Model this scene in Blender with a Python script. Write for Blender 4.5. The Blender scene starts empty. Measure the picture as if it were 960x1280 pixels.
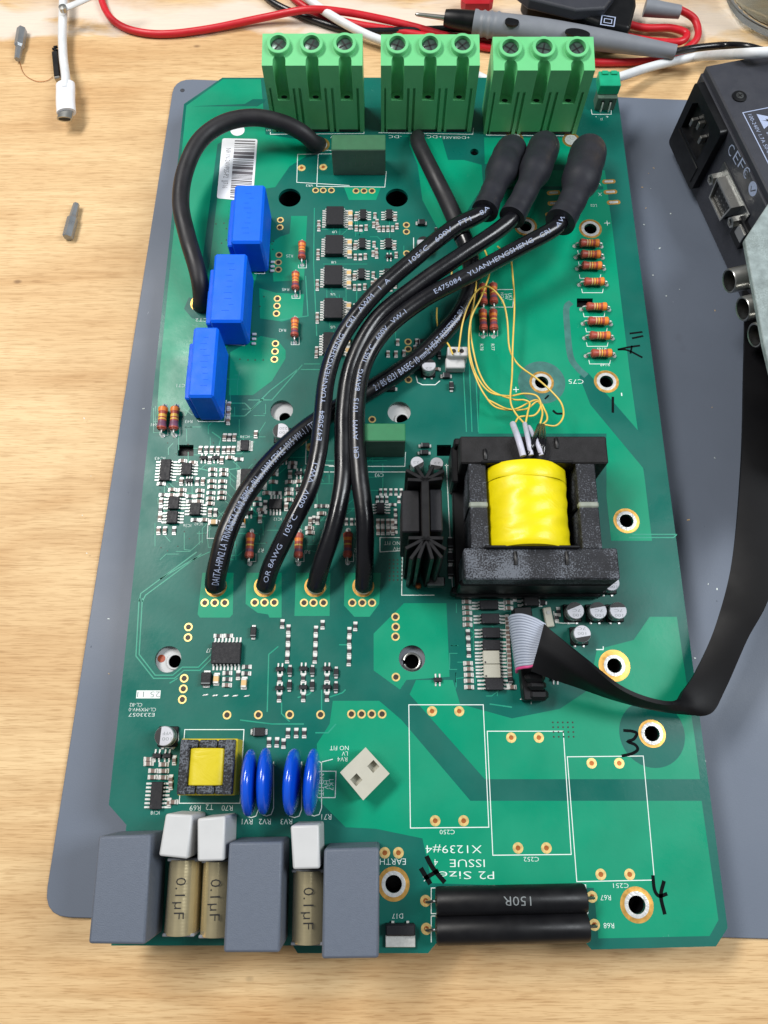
import bpy, bmesh, math, random
from mathutils import Vector, Matrix
R = math.radians
RND = random.Random(11)
SC = bpy.context.scene
COL = SC.collection
MM = 0.001                       # everything below is in millimetres, scaled on build
BT = 16.0                        # top of the circuit board above the bench
CAMH = 276.0                     # camera above the board
TILT = R(18.5)
FPX = 960.0

# ------------------------------------------------------------------ camera, world, lamps
cam = bpy.data.cameras.new("camera")
camo = bpy.data.objects.new("camera", cam); COL.objects.link(camo)
camo.location = (0, 0, (BT + CAMH) * MM)
camo.rotation_euler = (TILT, 0, 0)
cam.sensor_fit = 'AUTO'; cam.sensor_width = 36.0; cam.lens = 36.0 * FPX / 1280.0
cam.clip_start = 0.005; cam.clip_end = 50
SC.camera = camo

world = bpy.data.worlds.new("World"); SC.world = world
world.use_nodes = True
bg = world.node_tree.nodes["Background"]
bg.inputs[0].default_value = (0.93, 0.97, 1.0, 1); bg.inputs[1].default_value = 0.23

def area(name, loc, target, size, size_y, power, color):
    l = bpy.data.lights.new(name, 'AREA'); l.shape = 'RECTANGLE'; l.size = size; l.size_y = size_y
    l.energy = power; l.color = color
    o = bpy.data.objects.new(name, l); COL.objects.link(o)
    o.location = loc
    o.rotation_euler = (Vector(target) - Vector(loc)).to_track_quat('-Z', 'Y').to_euler()
area("ceiling_lamp", (-0.60, 0.50, 1.05), (0.0, 0.12, 0), 0.7, 0.22, 17, (1.0, 0.97, 0.93))
area("ceiling_lamp", (0.80, 0.20, 0.95), (0.06, 0.10, 0), 0.3, 0.6, 11.5, (0.93, 0.97, 1.0))
vs = SC.view_settings
vs.view_transform = 'Standard'; vs.look = 'None'; vs.exposure = -0.10; vs.gamma = 1.0; vs.use_curve_mapping = False
SC.render.engine = 'CYCLES'
SC.cycles.max_bounces = 6
SC.cycles.use_denoising = True

# ------------------------------------------------------------------ geometry of the place
CT, ST = math.cos(TILT), math.sin(TILT)
def ray(px, py):
    d = ((px - 480) / FPX, -(py - 640) / FPX, -1.0)
    return Vector((d[0], d[1] * CT - d[2] * ST, d[1] * ST + d[2] * CT))
def P(px, py, z=0.0):
    """measured point of the photograph, z mm above the board top -> place (mm)"""
    d = ray(px, py); s = (z - CAMH) / d.z
    return Vector((d.x * s, d.y * s, BT + z))
def hz(px, py, Y):
    d = ray(px, py); return CAMH + d.z * Y / d.y
def V3(p): return Vector(p)

# ------------------------------------------------------------------ materials
MATS = {}
def srgb(r, g, b):
    f = lambda c: (c / 255 / 12.92) if c <= 10 else ((c / 255 + 0.055) / 1.055) ** 2.4
    return (f(r), f(g), f(b))
def mat(name, col, rough=0.5, metal=0.0, vary=0.12, scale=250, bump=0.0, bscale=1500, spec=0.5, coat=0.0, trans=0.0, rvar=0.1, ior=1.5):
    m = bpy.data.materials.new(name); m.use_nodes = True
    nt = m.node_tree; b = nt.nodes["Principled BSDF"]
    b.inputs['Roughness'].default_value = rough; b.inputs['Metallic'].default_value = metal
    b.inputs['Specular IOR Level'].default_value = spec
    b.inputs['Coat Weight'].default_value = coat; b.inputs['Coat Roughness'].default_value = 0.15
    b.inputs['Transmission Weight'].default_value = trans; b.inputs['IOR'].default_value = ior
    tc = nt.nodes.new('ShaderNodeTexCoord')
    n = nt.nodes.new('ShaderNodeTexNoise'); n.inputs['Scale'].default_value = scale; n.inputs['Detail'].default_value = 5
    nt.links.new(tc.outputs['Object'], n.inputs['Vector'])
    r = nt.nodes.new('ShaderNodeMapRange'); r.inputs[1].default_value = 0.25; r.inputs[2].default_value = 0.75
    r.inputs[3].default_value = 1 - vary; r.inputs[4].default_value = 1 + vary
    nt.links.new(n.outputs['Fac'], r.inputs[0])
    mx = nt.nodes.new('ShaderNodeVectorMath'); mx.operation = 'SCALE'
    mx.inputs[0].default_value = col
    nt.links.new(r.outputs[0], mx.inputs['Scale'])
    nt.links.new(mx.outputs[0], b.inputs['Base Color'])
    if rvar:
        rr = nt.nodes.new('ShaderNodeMapRange'); rr.inputs[1].default_value = 0.3; rr.inputs[2].default_value = 0.7
        rr.inputs[3].default_value = max(0.02, rough - rvar); rr.inputs[4].default_value = min(1, rough + rvar)
        n3 = nt.nodes.new('ShaderNodeTexNoise'); n3.inputs['Scale'].default_value = scale * 0.6; n3.inputs['Detail'].default_value = 6
        nt.links.new(tc.outputs['Object'], n3.inputs['Vector'])
        nt.links.new(n3.outputs['Fac'], rr.inputs[0]); nt.links.new(rr.outputs[0], b.inputs['Roughness'])
    if bump:
        n2 = nt.nodes.new('ShaderNodeTexNoise'); n2.inputs['Scale'].default_value = bscale; n2.inputs['Detail'].default_value = 4
        nt.links.new(tc.outputs['Object'], n2.inputs['Vector'])
        bp = nt.nodes.new('ShaderNodeBump'); bp.inputs['Strength'].default_value = bump; bp.inputs['Distance'].default_value = 0.0004
        nt.links.new(n2.outputs['Fac'], bp.inputs['Height']); nt.links.new(bp.outputs[0], b.inputs['Normal'])
    MATS[name] = m
    return m

mat('mask_dark', srgb(7, 95, 84), 0.36, vary=0.10, scale=60, spec=0.32, bump=0.05, bscale=600, rvar=0.17)
mat('mask_light', srgb(0, 138, 104), 0.36, vary=0.08, scale=60, spec=0.32, bump=0.05, bscale=600, rvar=0.17)
mat('mask_edge', srgb(30, 105, 75), 0.5)
mat('glue', srgb(140, 146, 136), 0.3, vary=0.2, scale=400)
mat('flux', srgb(62, 112, 106), 0.5, spec=0.3, vary=0.25, scale=260)
mat('trace', srgb(26, 142, 116), 0.35)
mat('silk', srgb(222, 232, 228), 0.6, vary=0.08, scale=800)
mat('gold', srgb(222, 172, 92), 0.38, 0.85, vary=0.12, scale=900)
mat('goldpale', srgb(235, 205, 135), 0.4, 0.7, vary=0.12, scale=900)
mat('hole_dark', srgb(44, 34, 24), 0.5, vary=0.4, scale=900)
mat('solder', srgb(212, 213, 211), 0.3, 0.35, vary=0.15, scale=900, bump=0.3, bscale=1200)
mat('lead_tin', srgb(216, 217, 214), 0.35, 0.2, vary=0.1, scale=1200)
mat('bit_steel', srgb(150, 154, 158), 0.3, 0.6, vary=0.1, scale=300)
mat('tin', srgb(214, 214, 210), 0.35, 0.3, vary=0.1, scale=1200)
mat('chip_black', srgb(26, 26, 31), 0.55, spec=0.35, vary=0.15, scale=1500, bump=0.15, bscale=6000)
mat('smd_brown', srgb(120, 100, 92), 0.5, vary=0.2, scale=1500)
mat('smd_res', srgb(48, 46, 50), 0.4, vary=0.2, scale=1500)
mat('smd_tan', srgb(214, 178, 122), 0.4, vary=0.12)
mat('smd_orange', srgb(205, 140, 50), 0.4)
mat('print_white', srgb(160, 172, 200), 0.6, spec=0.2, vary=0.15, scale=1800)
mat('print_black', srgb(18, 18, 20), 0.5)
mat('print_grey', srgb(120, 126, 128), 0.6)
mat('screw_dark', srgb(70, 88, 82), 0.35, 0.5, vary=0.2, scale=600)
mat('term_green', srgb(106, 194, 130), 0.42, vary=0.06, scale=120, bump=0.08, bscale=2500)
mat('conn_green', srgb(18, 158, 118), 0.4)
mat('relay_mid', srgb(36, 114, 72), 0.5)
mat('conn_grey', srgb(82, 102, 90), 0.5)
mat('relay_top', srgb(46, 98, 66), 0.55)
mat('steel', srgb(176, 176, 172), 0.3, 0.9, vary=0.03, scale=200, rvar=0.03)
mat('steel_dark', srgb(110, 112, 112), 0.35, 0.9, vary=0.2, scale=900)
mat('cable_black', srgb(13, 13, 18), 0.27, vary=0.2, scale=120, bump=0.12, bscale=420, spec=0.5)
mat('cable_dusty', srgb(30, 29, 33), 0.5, spec=0.35, vary=0.35, scale=160, bump=0.1, bscale=500)
mat('shrink', srgb(34, 35, 42), 0.5, spec=0.4, vary=0.2, scale=160, bump=0.3, bscale=320)
mat('blue', srgb(0, 98, 232), 0.5, spec=0.3, vary=0.05, bump=0.06, bscale=2500)
mat('blue_gloss', srgb(8, 78, 204), 0.2, vary=0.08, scale=90, coat=0.6, bump=0.12, bscale=130)
mat('res_red', srgb(166, 74, 58), 0.45, vary=0.12)
mat('band_orange', srgb(226, 130, 50), 0.4)
mat('band_gold', srgb(222, 178, 76), 0.4)
mat('band_violet', srgb(112, 70, 92), 0.45)
mat('ferrite', srgb(28, 27, 29), 0.62, spec=0.3, vary=0.4, scale=300, bump=0.35, bscale=2500)
mat('plastic_black', srgb(14, 14, 17), 0.42, spec=0.3, vary=0.15)
mat('grey_cap', srgb(90, 98, 112), 0.55, vary=0.04, scale=700, bump=0.25, bscale=2600)
mat('white_plastic', srgb(190, 191, 192), 0.5, vary=0.05, scale=120, bump=0.06, bscale=700)
mat('white_warm', srgb(180, 178, 164), 0.5, vary=0.05)
mat('clear_epoxy', srgb(225, 225, 215), 0.15, trans=0.9, vary=0.02)
mat('alu', srgb(176, 178, 176), 0.32, 0.8, vary=0.08, scale=500)
mat('alu_top', srgb(186, 187, 194), 0.42, 0.25, vary=0.06)
mat('marker', srgb(10, 14, 16), 0.8, spec=0.1, vary=0.2, scale=400)
mat('glass', srgb(245, 248, 244), 0.04, trans=1.0, vary=0.0, rvar=0, ior=1.45)
mat('red_wire', srgb(196, 26, 40), 0.42, vary=0.06, bump=0.04, bscale=500)
mat('white_wire', srgb(214, 217, 220), 0.5, vary=0.10, scale=180)
mat('probe_grey', srgb(120, 124, 132), 0.5, vary=0.06)
mat('yellow_wire', srgb(222, 188, 88), 0.35, vary=0.12)
mat('sleeve_lav', srgb(190, 190, 206), 0.45)
mat('ribbon_grey', srgb(166, 174, 190), 0.5, vary=0.05)
mat('ribbon_pink', srgb(206, 70, 130), 0.5)
mat('sleeve_black', srgb(9, 9, 12), 0.55, spec=0.2, vary=0.2, scale=70, bump=0.08, bscale=300)
mat('case_black', srgb(50, 52, 60), 0.5, vary=0.06, scale=300, bump=0.3, bscale=4200)
mat('inlet_black', srgb(12, 13, 16), 0.4, spec=0.3)
mat('mat_grey', srgb(98, 107, 122), 0.55, vary=0.06, scale=26, bump=0.10, bscale=2400)
mat('white_label', srgb(228, 230, 236), 0.45, vary=0.03)
mat('bar_ink', srgb(92, 88, 94), 0.5, vary=0.1)
mat('laminate', srgb(30, 60, 40), 0.6)
mat('orange_dot', srgb(160, 70, 40), 0.5)
mat('copper', srgb(184, 110, 60), 0.4, 0.8)

def specks(name, col, scale, size, amount):
    nt = MATS[name].node_tree; b = nt.nodes["Principled BSDF"]; L = nt.links.new; N = nt.nodes.new
    src = b.inputs['Base Color'].links[0].from_socket; tc = N('ShaderNodeTexCoord')
    w = N('ShaderNodeTexNoise'); w.inputs['Scale'].default_value = scale * 3; L(tc.outputs['Object'], w.inputs['Vector'])
    va = N('ShaderNodeVectorMath'); va.operation = 'MULTIPLY_ADD'; va.inputs[1].default_value = (.02, .02, 0)
    L(w.outputs['Color'], va.inputs[0]); L(tc.outputs['Object'], va.inputs[2])
    v = N('ShaderNodeTexVoronoi'); v.inputs['Scale'].default_value = scale; L(va.outputs[0], v.inputs['Vector'])
    r = N('ShaderNodeMapRange'); r.inputs[1].default_value = size * .4; r.inputs[2].default_value = size; r.inputs[3].default_value = amount; r.inputs[4].default_value = 0
    L(v.outputs['Distance'], r.inputs[0])
    mx = N('ShaderNodeMix'); mx.data_type = 'RGBA'; L(r.outputs[0], mx.inputs[0]); L(src, mx.inputs[6]); mx.inputs[7].default_value = (*col, 1)
    L(mx.outputs[2], b.inputs['Base Color'])
specks('mat_grey', srgb(190, 195, 204), 55, .035, .7); specks('mat_grey', srgb(78, 82, 94), 22, .07, .4)
specks('mask_light', srgb(110, 176, 160), 75, .03, .45); specks('mask_dark', srgb(96, 150, 142), 75, .03, .4)

# wood of the bench: long grain running across, paler worn strip near the far edge, small specks
def wood():
    m = bpy.data.materials.new('wood'); m.use_nodes = True; MATS['wood'] = m
    nt = m.node_tree; b = nt.nodes["Principled BSDF"]; L = nt.links.new; N = nt.nodes.new
    tc = N('ShaderNodeTexCoord')
    def noise(sx, sy, scale, det, dist=0.0):
        mp = N('ShaderNodeMapping'); mp.inputs['Scale'].default_value = (sx, sy, 1)
        L(tc.outputs['Object'], mp.inputs['Vector'])
        n = N('ShaderNodeTexNoise'); n.inputs['Scale'].default_value = scale; n.inputs['Detail'].default_value = det
        n.inputs['Distortion'].default_value = dist
        L(mp.outputs[0], n.inputs['Vector']); return n
    broad = noise(1.0, 5.0, 4.6, 6, 1.6); fine = noise(1.6, 34, 22, 10, 0.4); pore = noise(3.0, 60, 40, 4)
    cr = N('ShaderNodeValToRGB')
    e = cr.color_ramp.elements
    e[0].position = 0.3; e[0].color = (*srgb(194, 156, 109), 1)
    e[1].position = 0.68; e[1].color = (*srgb(222, 193, 148), 1)
    L(broad.outputs['Fac'], cr.inputs[0])
    cr2 = N('ShaderNodeValToRGB'); e = cr2.color_ramp.elements
    e[0].position = 0.3; e[0].color = (0.80, 0.73, 0.65, 1); e[1].position = 0.55; e[1].color = (1.03, 1.02, 1.0, 1)
    L(fine.outputs['Fac'], cr2.inputs[0])
    mu = N('ShaderNodeMix'); mu.data_type = 'RGBA'; mu.blend_type = 'MULTIPLY'; mu.inputs[0].default_value = 0.75
    L(cr.outputs[0], mu.inputs[6]); L(cr2.outputs[0], mu.inputs[7])
    cr3 = N('ShaderNodeValToRGB'); e = cr3.color_ramp.elements
    e[0].position = 0.39; e[0].color = (0.62, 0.52, 0.42, 1); e[1].position = 0.47; e[1].color = (1, 1, 1, 1)
    L(pore.outputs['Fac'], cr3.inputs[0])
    mu2 = N('ShaderNodeMix'); mu2.data_type = 'RGBA'; mu2.blend_type = 'MULTIPLY'; mu2.inputs[0].default_value = 0.5
    L(mu.outputs[2], mu2.inputs[6]); L(cr3.outputs[0], mu2.inputs[7])
    # pale filler smeared along the far board joint
    sep = N('ShaderNodeSeparateXYZ'); L(tc.outputs['Object'], sep.inputs[0])
    wob = noise(6, 16, 4, 6, 0.4)
    ad = N('ShaderNodeMath'); ad.operation = 'MULTIPLY_ADD'; ad.inputs[1].default_value = 0.045
    L(wob.outputs['Fac'], ad.inputs[0]); L(sep.outputs['Y'], ad.inputs[2])
    def step(a, c):
        r = N('ShaderNodeMapRange'); r.inputs[1].default_value = a; r.inputs[2].default_value = c
        L(ad.outputs[0], r.inputs[0]); return r
    s1 = step(0.376, 0.381); s2 = step(0.404, 0.390)
    ml = N('ShaderNodeMath'); ml.operation = 'MULTIPLY'; L(s1.outputs[0], ml.inputs[0]); L(s2.outputs[0], ml.inputs[1])
    ml2 = N('ShaderNodeMath'); ml2.operation = 'MULTIPLY'; ml2.inputs[1].default_value = 0.7; L(ml.outputs[0], ml2.inputs[0])
    mx = N('ShaderNodeMix'); mx.data_type = 'RGBA'; mx.inputs[7].default_value = (*srgb(220, 212, 204), 1)
    L(ml2.outputs[0], mx.inputs[0]); L(mu2.outputs[2], mx.inputs[6])
    # specks
    vo = N('ShaderNodeTexVoronoi'); vo.inputs['Scale'].default_value = 26
    mpv = N('ShaderNodeMapping'); mpv.inputs['Scale'].default_value = (0.8, 1.4, 1); L(tc.outputs['Object'], mpv.inputs['Vector']); L(mpv.outputs[0], vo.inputs['Vector'])
    sp = N('ShaderNodeMapRange'); sp.inputs[1].default_value = 0.02; sp.inputs[2].default_value = 0.05; sp.inputs[3].default_value = 0.6; sp.inputs[4].default_value = 0
    L(vo.outputs['Distance'], sp.inputs[0])
    mx2 = N('ShaderNodeMix'); mx2.data_type = 'RGBA'; mx2.inputs[7].default_value = (*srgb(92, 62, 40), 1)
    L(sp.outputs[0], mx2.inputs[0]); L(mx.outputs[2], mx2.inputs[6])
    L(mx2.outputs[2], b.inputs['Base Color'])
    b.inputs['Roughness'].default_value = 0.6; b.inputs['Specular IOR Level'].default_value = 0.3
    bp = N('ShaderNodeBump'); bp.inputs['Strength'].default_value = 0.25; bp.inputs['Distance'].default_value = 0.0005
    L(fine.outputs['Fac'], bp.inputs['Height']); L(bp.outputs[0], b.inputs['Normal'])
wood()

# yellow polyester tape: soft horizontal creases
def tape(name, col):
    m = mat(name, col, 0.42, vary=0.05, scale=90, coat=0.08, rvar=0.06, spec=0.35)
    nt = m.node_tree; b = nt.nodes["Principled BSDF"]; L = nt.links.new; N = nt.nodes.new
    tc = N('ShaderNodeTexCoord')
    mp = N('ShaderNodeMapping'); mp.inputs['Scale'].default_value = (0.9, 1.3, 1); mp.inputs['Rotation'].default_value = (0, 0, 0.3)
    L(tc.outputs['Object'], mp.inputs['Vector'])
    n = N('ShaderNodeTexNoise'); n.inputs['Scale'].default_value = 100; n.inputs['Detail'].default_value = 4.0; n.inputs['Distortion'].default_value = 1.2
    L(mp.outputs[0], n.inputs['Vector'])
    bp = N('ShaderNodeBump'); bp.inputs['Strength'].default_value = 0.3; bp.inputs['Distance'].default_value = 0.0013
    L(n.outputs['Fac'], bp.inputs['Height']); L(bp.outputs[0], b.inputs['Normal'])
tape('tape_yellow', srgb(228, 210, 6)); tape('tape_dull', srgb(204, 186, 34))

# dusty ferrite: pale dust speckles
def dusty(name, base, dust, thr):
    m = mat(name, base, 0.6, vary=0.3, scale=300, bump=0.35, bscale=2200, spec=0.3)
    nt = m.node_tree; b = nt.nodes["Principled BSDF"]; L = nt.links.new; N = nt.nodes.new
    src = b.inputs['Base Color'].links[0].from_socket
    tc = N('ShaderNodeTexCoord')
    n1 = N('ShaderNodeTexNoise'); n1.inputs['Scale'].default_value = 1900; n1.inputs['Detail'].default_value = 4; L(tc.outputs['Object'], n1.inputs['Vector'])
    n2 = N('ShaderNodeTexNoise'); n2.inputs['Scale'].default_value = 75; n2.inputs['Detail'].default_value = 4; L(tc.outputs['Object'], n2.inputs['Vector'])
    a = N('ShaderNodeMath'); a.operation = 'ADD'; L(n1.outputs['Fac'], a.inputs[0]); L(n2.outputs['Fac'], a.inputs[1])
    r = N('ShaderNodeMapRange'); r.inputs[1].default_value = thr; r.inputs[2].default_value = thr + 0.16; r.inputs[4].default_value = 0.6
    L(a.outputs[0], r.inputs[0])
    mx = N('ShaderNodeMix'); mx.data_type = 'RGBA'; L(r.outputs[0], mx.inputs[0]); L(src, mx.inputs[6]); mx.inputs[7].default_value = (*dust, 1)
    L(mx.outputs[2], b.inputs['Base Color'])
dusty('ferrite_dusty', srgb(34, 35, 40), srgb(118, 124, 134), 0.93)
dusty('plate_green', srgb(138, 150, 150), srgb(116, 126, 124), 1.08)
dusty('plate_soft', srgb(160, 170, 168), srgb(140, 148, 146), 1.1)

# wound film capacitor: brushed brass with fine rings across
def brass():
    m = mat('film_brass', srgb(204, 190, 152), 0.2, 0.7, vary=0.05, scale=300, rvar=0.05)
    nt = m.node_tree; b = nt.nodes["Principled BSDF"]; L = nt.links.new; N = nt.nodes.new
    tc = N('ShaderNodeTexCoord'); w = N('ShaderNodeTexWave'); w.bands_direction = 'Y'
    w.inputs['Scale'].default_value = 330; w.inputs['Distortion'].default_value = 0.4
    L(tc.outputs['Object'], w.inputs['Vector'])
    bp = N('ShaderNodeBump'); bp.inputs['Strength'].default_value = 0.05; bp.inputs['Distance'].default_value = 0.0001
    L(w.outputs['Fac'], bp.inputs['Height']); L(bp.outputs[0], b.inputs['Normal'])
brass()

# ------------------------------------------------------------------ mesh builder
class MB:
    def __init__(s): s.v = []; s.f = []; s.m = []; s.names = []
    def mi(s, name):
        if name not in s.names: s.names.append(name)
        return s.names.index(name)
    def add(s, vs, fs, mname, M=None):
        o = len(s.v)
        s.v += [(M @ Vector(v)) if M is not None else Vector(v) for v in vs]
        k = s.mi(mname)
        s.f += [tuple(i + o for i in f) for f in fs]; s.m += [k] * len(fs)
    def box(s, c, d, mname, M=None, b=0.0):
        x, y, z = d[0] / 2, d[1] / 2, d[2] / 2; cx, cy, cz = c
        if b <= 0:
            vs = [(cx + i * x, cy + j * y, cz + k * z) for i in (-1, 1) for j in (-1, 1) for k in (-1, 1)]
            fs = [(0, 1, 3, 2), (4, 6, 7, 5), (0, 4, 5, 1), (2, 3, 7, 6), (0, 2, 6, 4), (1, 5, 7, 3)]
            s.add(vs, fs, mname, M); return
        b = min(b, x * .9, y * .9, z * .9)
        vs = []; ix = {}
        for i in (-1, 1):
            for j in (-1, 1):
                for k in (-1, 1):
                    for a in range(3):
                        p = [i * (x - b), j * (y - b), k * (z - b)]
                        p[a] += (i, j, k)[a] * b
                        ix[i, j, k, a] = len(vs); vs.append((cx + p[0], cy + p[1], cz + p[2]))
        fs = []
        for a in range(3):
            u, w = [q for q in range(3) if q != a]
            for sg in (-1, 1):
                q = []
                for (su, sw) in ((-1, -1), (1, -1), (1, 1), (-1, 1)):
                    t = [0, 0, 0]; t[a] = sg; t[u] = su; t[w] = sw; q.append(ix[t[0], t[1], t[2], a])
                fs.append(tuple(q))
            for su in (-1, 1):
                for sw in (-1, 1):
                    t0 = [0, 0, 0]; t1 = [0, 0, 0]; t0[u] = t1[u] = su; t0[w] = t1[w] = sw; t0[a] = -1; t1[a] = 1
                    fs.append((ix[(*t0, u)], ix[(*t1, u)], ix[(*t1, w)], ix[(*t0, w)]))
        for i in (-1, 1):
            for j in (-1, 1):
                for k in (-1, 1): fs.append((ix[i, j, k, 0], ix[i, j, k, 1], ix[i, j, k, 2]))
        s.add(vs, fs, mname, M)
    def prism(s, poly, z0, z1, mname, M=None):
        n = len(poly)
        vs = [(p[0], p[1], z0) for p in poly] + [(p[0], p[1], z1) for p in poly]
        fs = [tuple(range(n))[::-1], tuple(range(n, 2 * n))] + [(i, (i + 1) % n, n + (i + 1) % n, n + i) for i in range(n)]
        s.add(vs, fs, mname, M)
    def lathe(s, prof, M=None, seg=24, mname=None):
        """prof: (r, z, material of the ring that ends here)"""
        n = len(prof); vs = []
        for (r, z, _) in [(q + (None,))[:3] for q in prof]:
            for k in range(seg):
                a = 2 * math.pi * k / seg; vs.append((r * math.cos(a), r * math.sin(a), z))
        o = len(s.v)
        s.v += [(M @ Vector(v)) if M is not None else Vector(v) for v in vs]
        for i in range(n - 1):
            mk = prof[i + 1][2] if len(prof[i + 1]) > 2 else mname
            k = s.mi(mk)
            for j in range(seg):
                j2 = (j + 1) % seg
                s.f.append((o + i * seg + j, o + i * seg + j2, o + (i + 1) * seg + j2, o + (i + 1) * seg + j)); s.m.append(k)
        for i, rev in ((0, True), (n - 1, False)):
            if prof[i][0] > 1e-6:
                mk = prof[max(i, 1)][2] if len(prof[max(i, 1)]) > 2 else mname
                t = tuple(o + i * seg + j for j in range(seg))
                s.f.append(t[::-1] if rev else t); s.m.append(s.mi(mk))
    def tube(s, pts, r, mname, seg=10, sub=6, smooth=True, flat=None, cap=True):
        pts = spline(pts, sub) if smooth and len(pts) > 2 else [Vector(p) for p in pts]
        fr = frames(pts); n = len(pts); o = len(s.v); k = s.mi(mname)
        for i, (p, (T, A, B)) in enumerate(zip(pts, fr)):
            t = i / (n - 1)
            rr = r(t) if callable(r) else r
            fl = flat(t) if callable(flat) else (flat or 1.0)
            for j in range(seg):
                a = 2 * math.pi * j / seg
                s.v.append(p + A * (rr * math.cos(a)) + B * (rr * fl * math.sin(a)))
        for i in range(n - 1):
            for j in range(seg):
                j2 = (j + 1) % seg
                s.f.append((o + i * seg + j, o + i * seg + j2, o + (i + 1) * seg + j2, o + (i + 1) * seg + j)); s.m.append(k)
        if cap:
            s.f.append(tuple(o + j for j in range(seg))[::-1]); s.m.append(k)
            s.f.append(tuple(o + (n - 1) * seg + j for j in range(seg))); s.m.append(k)
    def strip(s, pts, w, z, mname, closed=False):
        """flat ribbon of width w along xy points at height z"""
        pts = [Vector((p[0], p[1])) for p in pts]; n = len(pts); vs = []
        for i in range(n):
            a = pts[(i - 1) % n] if (closed or i > 0) else None
            c = pts[(i + 1) % n] if (closed or i < n - 1) else None
            d1 = (pts[i] - a).normalized() if a is not None else None
            d2 = (c - pts[i]).normalized() if c is not None else None
            if d1 is None: d1 = d2
            if d2 is None: d2 = d1
            n1 = Vector((-d1.y, d1.x)); n2 = Vector((-d2.y, d2.x))
            m = (n1 + n2)
            m = m.normalized() if m.length > 1e-6 else n1
            k = 1 / max(0.4, m.dot(n1))
            vs += [(*(pts[i] + m * (w / 2 * k)), z), (*(pts[i] - m * (w / 2 * k)), z)]
        fs = [(2 * i, 2 * i + 1, (2 * i + 3) % (2 * n), (2 * i + 2) % (2 * n)) for i in range(n if closed else n - 1)]
        s.add(vs, [f[::-1] for f in fs][::1], mname)
    def mesh(s, name, origin=(0, 0, 0), smooth=40):
        me = bpy.data.meshes.new(name); o = Vector(origin)
        me.from_pydata([tuple((v - o) * MM) for v in s.v], [], s.f)
        for nme in s.names: me.materials.append(MATS[nme])
        me.polygons.foreach_set('material_index', s.m)
        me.update()
        if smooth:
            me.polygons.foreach_set('use_smooth', [True] * len(me.polygons))
            me.set_sharp_from_angle(angle=R(smooth))
        return me
    def build(s, name, parent=None, origin=None, smooth=40, label=None, bevel=0, kind=None, fix=False):
        if origin is None:
            if s.v:
                xs = [v.x for v in s.v]; ys = [v.y for v in s.v]; zs = [v.z for v in s.v]
                origin = ((min(xs) + max(xs)) / 2, (min(ys) + max(ys)) / 2, min(zs))
            else: origin = (0, 0, 0)
        me = s.mesh(name, origin, smooth)
        if fix:
            bm = bmesh.new(); bm.from_mesh(me); bmesh.ops.recalc_face_normals(bm, faces=bm.faces); bm.to_mesh(me); bm.free()
        o = link(name, me, parent, origin)
        if bevel:
            b = o.modifiers.new('bevel', 'BEVEL'); b.width = bevel * MM; b.segments = 2; b.limit_method = 'ANGLE'; b.angle_limit = R(40)
            b.harden_normals = False
        if label: o['label'] = label
        if kind: o['kind'] = kind
        return o

WORLD = {}
def link(name, data, parent=None, origin=(0, 0, 0), rotz=0.0):
    o = bpy.data.objects.new(name, data); COL.objects.link(o)
    w = Vector(origin); WORLD[o] = (w, rotz)
    if parent is not None:
        pw, pr = WORLD[parent]; o.parent = parent
        d = Matrix.Rotation(-pr, 3, 'Z') @ (w - pw)
        o.location = d * MM; o.rotation_euler = (0, 0, rotz - pr)
    else:
        o.location = w * MM; o.rotation_euler = (0, 0, rotz)
    return o
def tag(o, label, cat, group=None, kind=None):
    o['label'] = label; o['category'] = cat
    if group: o['group'] = group
    if kind: o['kind'] = kind
    return o

def spline(pts, sub=6):
    p = [Vector(q) for q in pts]; out = []
    n = len(p)
    for i in range(n - 1):
        p0 = p[i - 1] if i > 0 else 2 * p[0] - p[1]
        p1, p2 = p[i], p[i + 1]
        p3 = p[i + 2] if i + 2 < n else 2 * p[-1] - p[-2]
        for k in range(sub):
            t = k / sub
            out.append(0.5 * ((2 * p1) + (p2 - p0) * t + (2 * p0 - 5 * p1 + 4 * p2 - p3) * t * t + (3 * p1 - p0 - 3 * p2 + p3) * t ** 3))
    out.append(p[-1].copy()); return out
def frames(pts):
    n = len(pts); T = []
    for i in range(n):
        a = pts[max(i - 1, 0)]; b = pts[min(i + 1, n - 1)]
        d = (b - a); T.append(d.normalized() if d.length > 1e-9 else Vector((1, 0, 0)))
    up = Vector((0, 0, 1)) if abs(T[0].z) < 0.9 else Vector((0, 1, 0))
    A = T[0].cross(up).normalized(); out = []
    for i in range(n):
        if i:
            ax = T[i - 1].cross(T[i])
            if ax.length > 1e-9:
                A = Matrix.Rotation(T[i - 1].angle(T[i]), 3, ax.normalized()) @ A
        A = (A - T[i] * A.dot(T[i])).normalized()
        out.append((T[i], A, T[i].cross(A)))
    return out
def TR(x, y, z, rz=0.0): return Matrix.Translation((x, y, z)) @ Matrix.Rotation(rz, 4, 'Z')

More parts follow.
